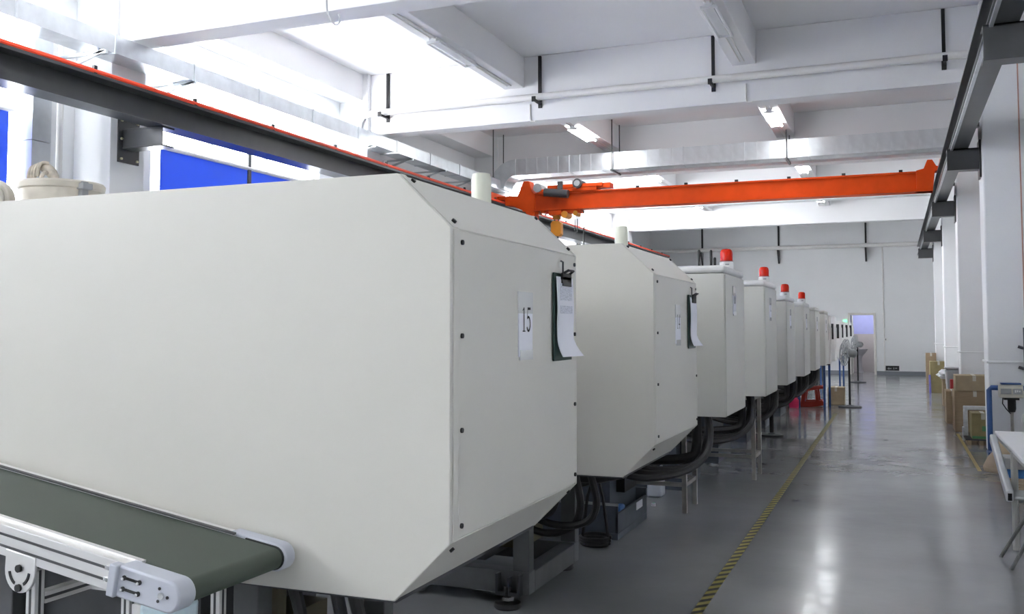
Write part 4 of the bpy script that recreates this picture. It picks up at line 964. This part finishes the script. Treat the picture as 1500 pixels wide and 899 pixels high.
build('lid', B(1.0, 1.52, 10.73, 11.07, 0.19, 0.30), GREYPL, tote, 0.008)

# white folding table
tb = thing('folding_table', 'narrow white folding table with grey legs along the right wall', 'table', (1.15, 8.0, 0))
build('table_top', B(0.76, 1.085, 7.05, 8.92, 0.715, 0.745), TABLEW, tb, 0.008)
build('edge_rim', MB().box(0.775, 1.07, 7.06, 7.085, 0.665, 0.715).box(0.775, 1.07, 8.885, 8.91, 0.665, 0.715).box(0.775, 0.80, 7.08, 8.89, 0.675, 0.715).box(1.045, 1.07, 7.08, 8.89, 0.675, 0.715), LEGGREY, tb, 0.004)
for y in (7.78, 8.80):
    for x in ((0.785, 1.04) if y < 8 else (1.0, 1.05)): build('leg', MB().tube([(x, y, 0.70), (x, y, 0.0)], 0.025, 8), LEGGREY, tb)
    build('leg_brace', MB().tube([(0.785 if y < 8 else 1.0, y, 0.35), (1.045, y, 0.35)], 0.014, 8), LEGGREY, tb)
# folding chair pulled up to the table
ch = thing('folding_chair', 'silver-grey folding chair with dark tube legs pulled up to the white table', 'chair', (0.85, 7.0, 0))
for i, y0 in enumerate((7.50, 7.14)):
    build('leg', MB().tube([(0.655 + 0.03 * i, y0, 0.0), (0.90, y0 - 0.03, 0.44), (1.0, y0 - 0.04, 0.62)], 0.0125, 8), CHAIRD, ch)
def rail(p, q, w, h):
    p, q = Vector(p), Vector(q); d = (q - p).normalized(); sd = d.cross(Vector((0, 0, 1))).normalized() * w / 2; up = sd.cross(d).normalized() * h / 2
    vs = [c + a1 * sd + b1 * up for c in (p, q) for a1, b1 in ((-1, -1), (1, -1), (1, 1), (-1, 1))]
    return MB().add(vs, [(0,1,2,3),(7,6,5,4),(0,4,5,1),(1,5,6,2),(2,6,7,3),(3,7,4,0)])
build('side_rail', rail((0.73, 8.72, 0.70), (0.715, 7.40, 0.44), 0.05, 0.08), CHAIRM, ch, 0.012)
build('side_rail', rail((0.96, 8.60, 0.62), (0.965, 7.40, 0.42), 0.03, 0.05), CHAIRM, ch, 0.012)
build('rail_end', rail((0.715, 7.402, 0.44), (0.7149, 7.392, 0.438), 0.026, 0.05), BLACK, ch)
build('seat', MB().prism([(0.74, 0.415), (0.98, 0.415), (0.98, 0.44), (0.74, 0.44)], 'y', 7.42, 7.74), CHAIRM, ch, 0.01)
build('stretcher', MB().tube([(0.90, 7.08, 0.44), (0.90, 7.60, 0.44)], 0.010, 8), CHAIRD, ch)
ch2 = thing('folding_chair', 'white curved chair back showing above the far side of the white table', 'chair', (1.35, 9.25, 0))
build('back_frame', MB().tube([(1.10, 9.35, 0.45), (1.02, 9.30, 0.80), (1.02, 9.22, 0.86), (1.06, 9.12, 0.86), (1.12, 9.05, 0.78), (1.14, 9.0, 0.45)], 0.018, 8), WHITE_M, ch2)
build('seat', B(1.06, 1.50, 9.0, 9.40, 0.43, 0.46), WHITE_M, ch2, 0.012)
for (x, y) in ((1.10, 9.04), (1.10, 9.36), (1.46, 9.04), (1.46, 9.36)): build('leg', MB().cyl((x, y, 0), (x, y, 0.44), 0.014, 8), CHAIRM, ch2)

# ------------------------------------------------------------------ end wall details
single('wall_conduit', MB().cyl((-0.36, YF - 0.02, 0.13), (-0.36, YF - 0.02, 4.5), 0.02, 8), PIPEW, 'thin vertical conduit on the end wall right of the doorway', 'conduit')
sw = thing('switch_box', 'small white switch box on the end wall conduit', 'switch', (-0.30, YF - 0.03, 1.2))
build('case', B(-0.38, -0.24, YF - 0.06, YF - 0.04, 1.18, 1.30), WHITE_M, sw, 0.006); build('rocker', B(-0.33, -0.29, YF - 0.066, YF - 0.06, 1.21, 1.27), GREYPL, sw)
build('mount', B(-0.34, -0.28, YF - 0.045, YF, 1.2, 1.28), WHITE_M, sw)
fs = thing('floor_level_sign', 'small black sign low on the end wall above the baseboard', 'sign', (-0.12, YF - 0.02, 0.16))
build('panel', B(-0.33, 0.11, YF - 0.02, YF, 0.15, 0.32), BLACK, fs, 0.004)
build('arrow', MB().prism([(-0.28, 0.225), (-0.22, 0.27), (-0.22, 0.24), (-0.14, 0.24), (-0.14, 0.21), (-0.22, 0.21), (-0.22, 0.18)], 'y', YF - 0.024, YF - 0.02).box(-0.08, -0.05, YF - 0.024, YF - 0.02, 0.20, 0.26).box(-0.02, 0.04, YF - 0.024, YF - 0.02, 0.22, 0.25), GREYPL, fs)
ex = thing('exit_light', 'small glowing green exit light beside the doorway', 'exit sign', (-1.645, YF - 0.05, 1.80))
build('case', B(-1.73, -1.56, YF - 0.05, YF, 1.80, 1.97), WHITE_M, ex, 0.005); build('glow_panel', B(-1.71, -1.58, YF - 0.056, YF - 0.05, 1.83, 1.94), EXITG, ex)
vp = thing('valve_pipe', 'dark vertical pipe with two valve handles on the right column', 'pipe', (1.50, 13.3, 1.0))
build('pipe', MB().cyl((1.52, COLS[2] - 0.34, 0.9), (1.52, COLS[2] - 0.34, 1.62), 0.02, 8), STEELD, vp)
for z in (1.10, 1.36): build('valve_handle', MB().tube([(1.44, COLS[2] - 0.35, z + 0.02), (1.50, COLS[2] - 0.36, z)], 0.02, 8), STEELD, vp)
single('thin_riser', MB().cyl((1.53, COLS[2] - 0.31, 1.62), (1.53, COLS[2] - 0.31, 5.85), 0.008, 6), mat('rusty_red_line', (0.45, 0.25, 0.2), 0.6), 'thin reddish riser pipe up the right column', 'pipe')
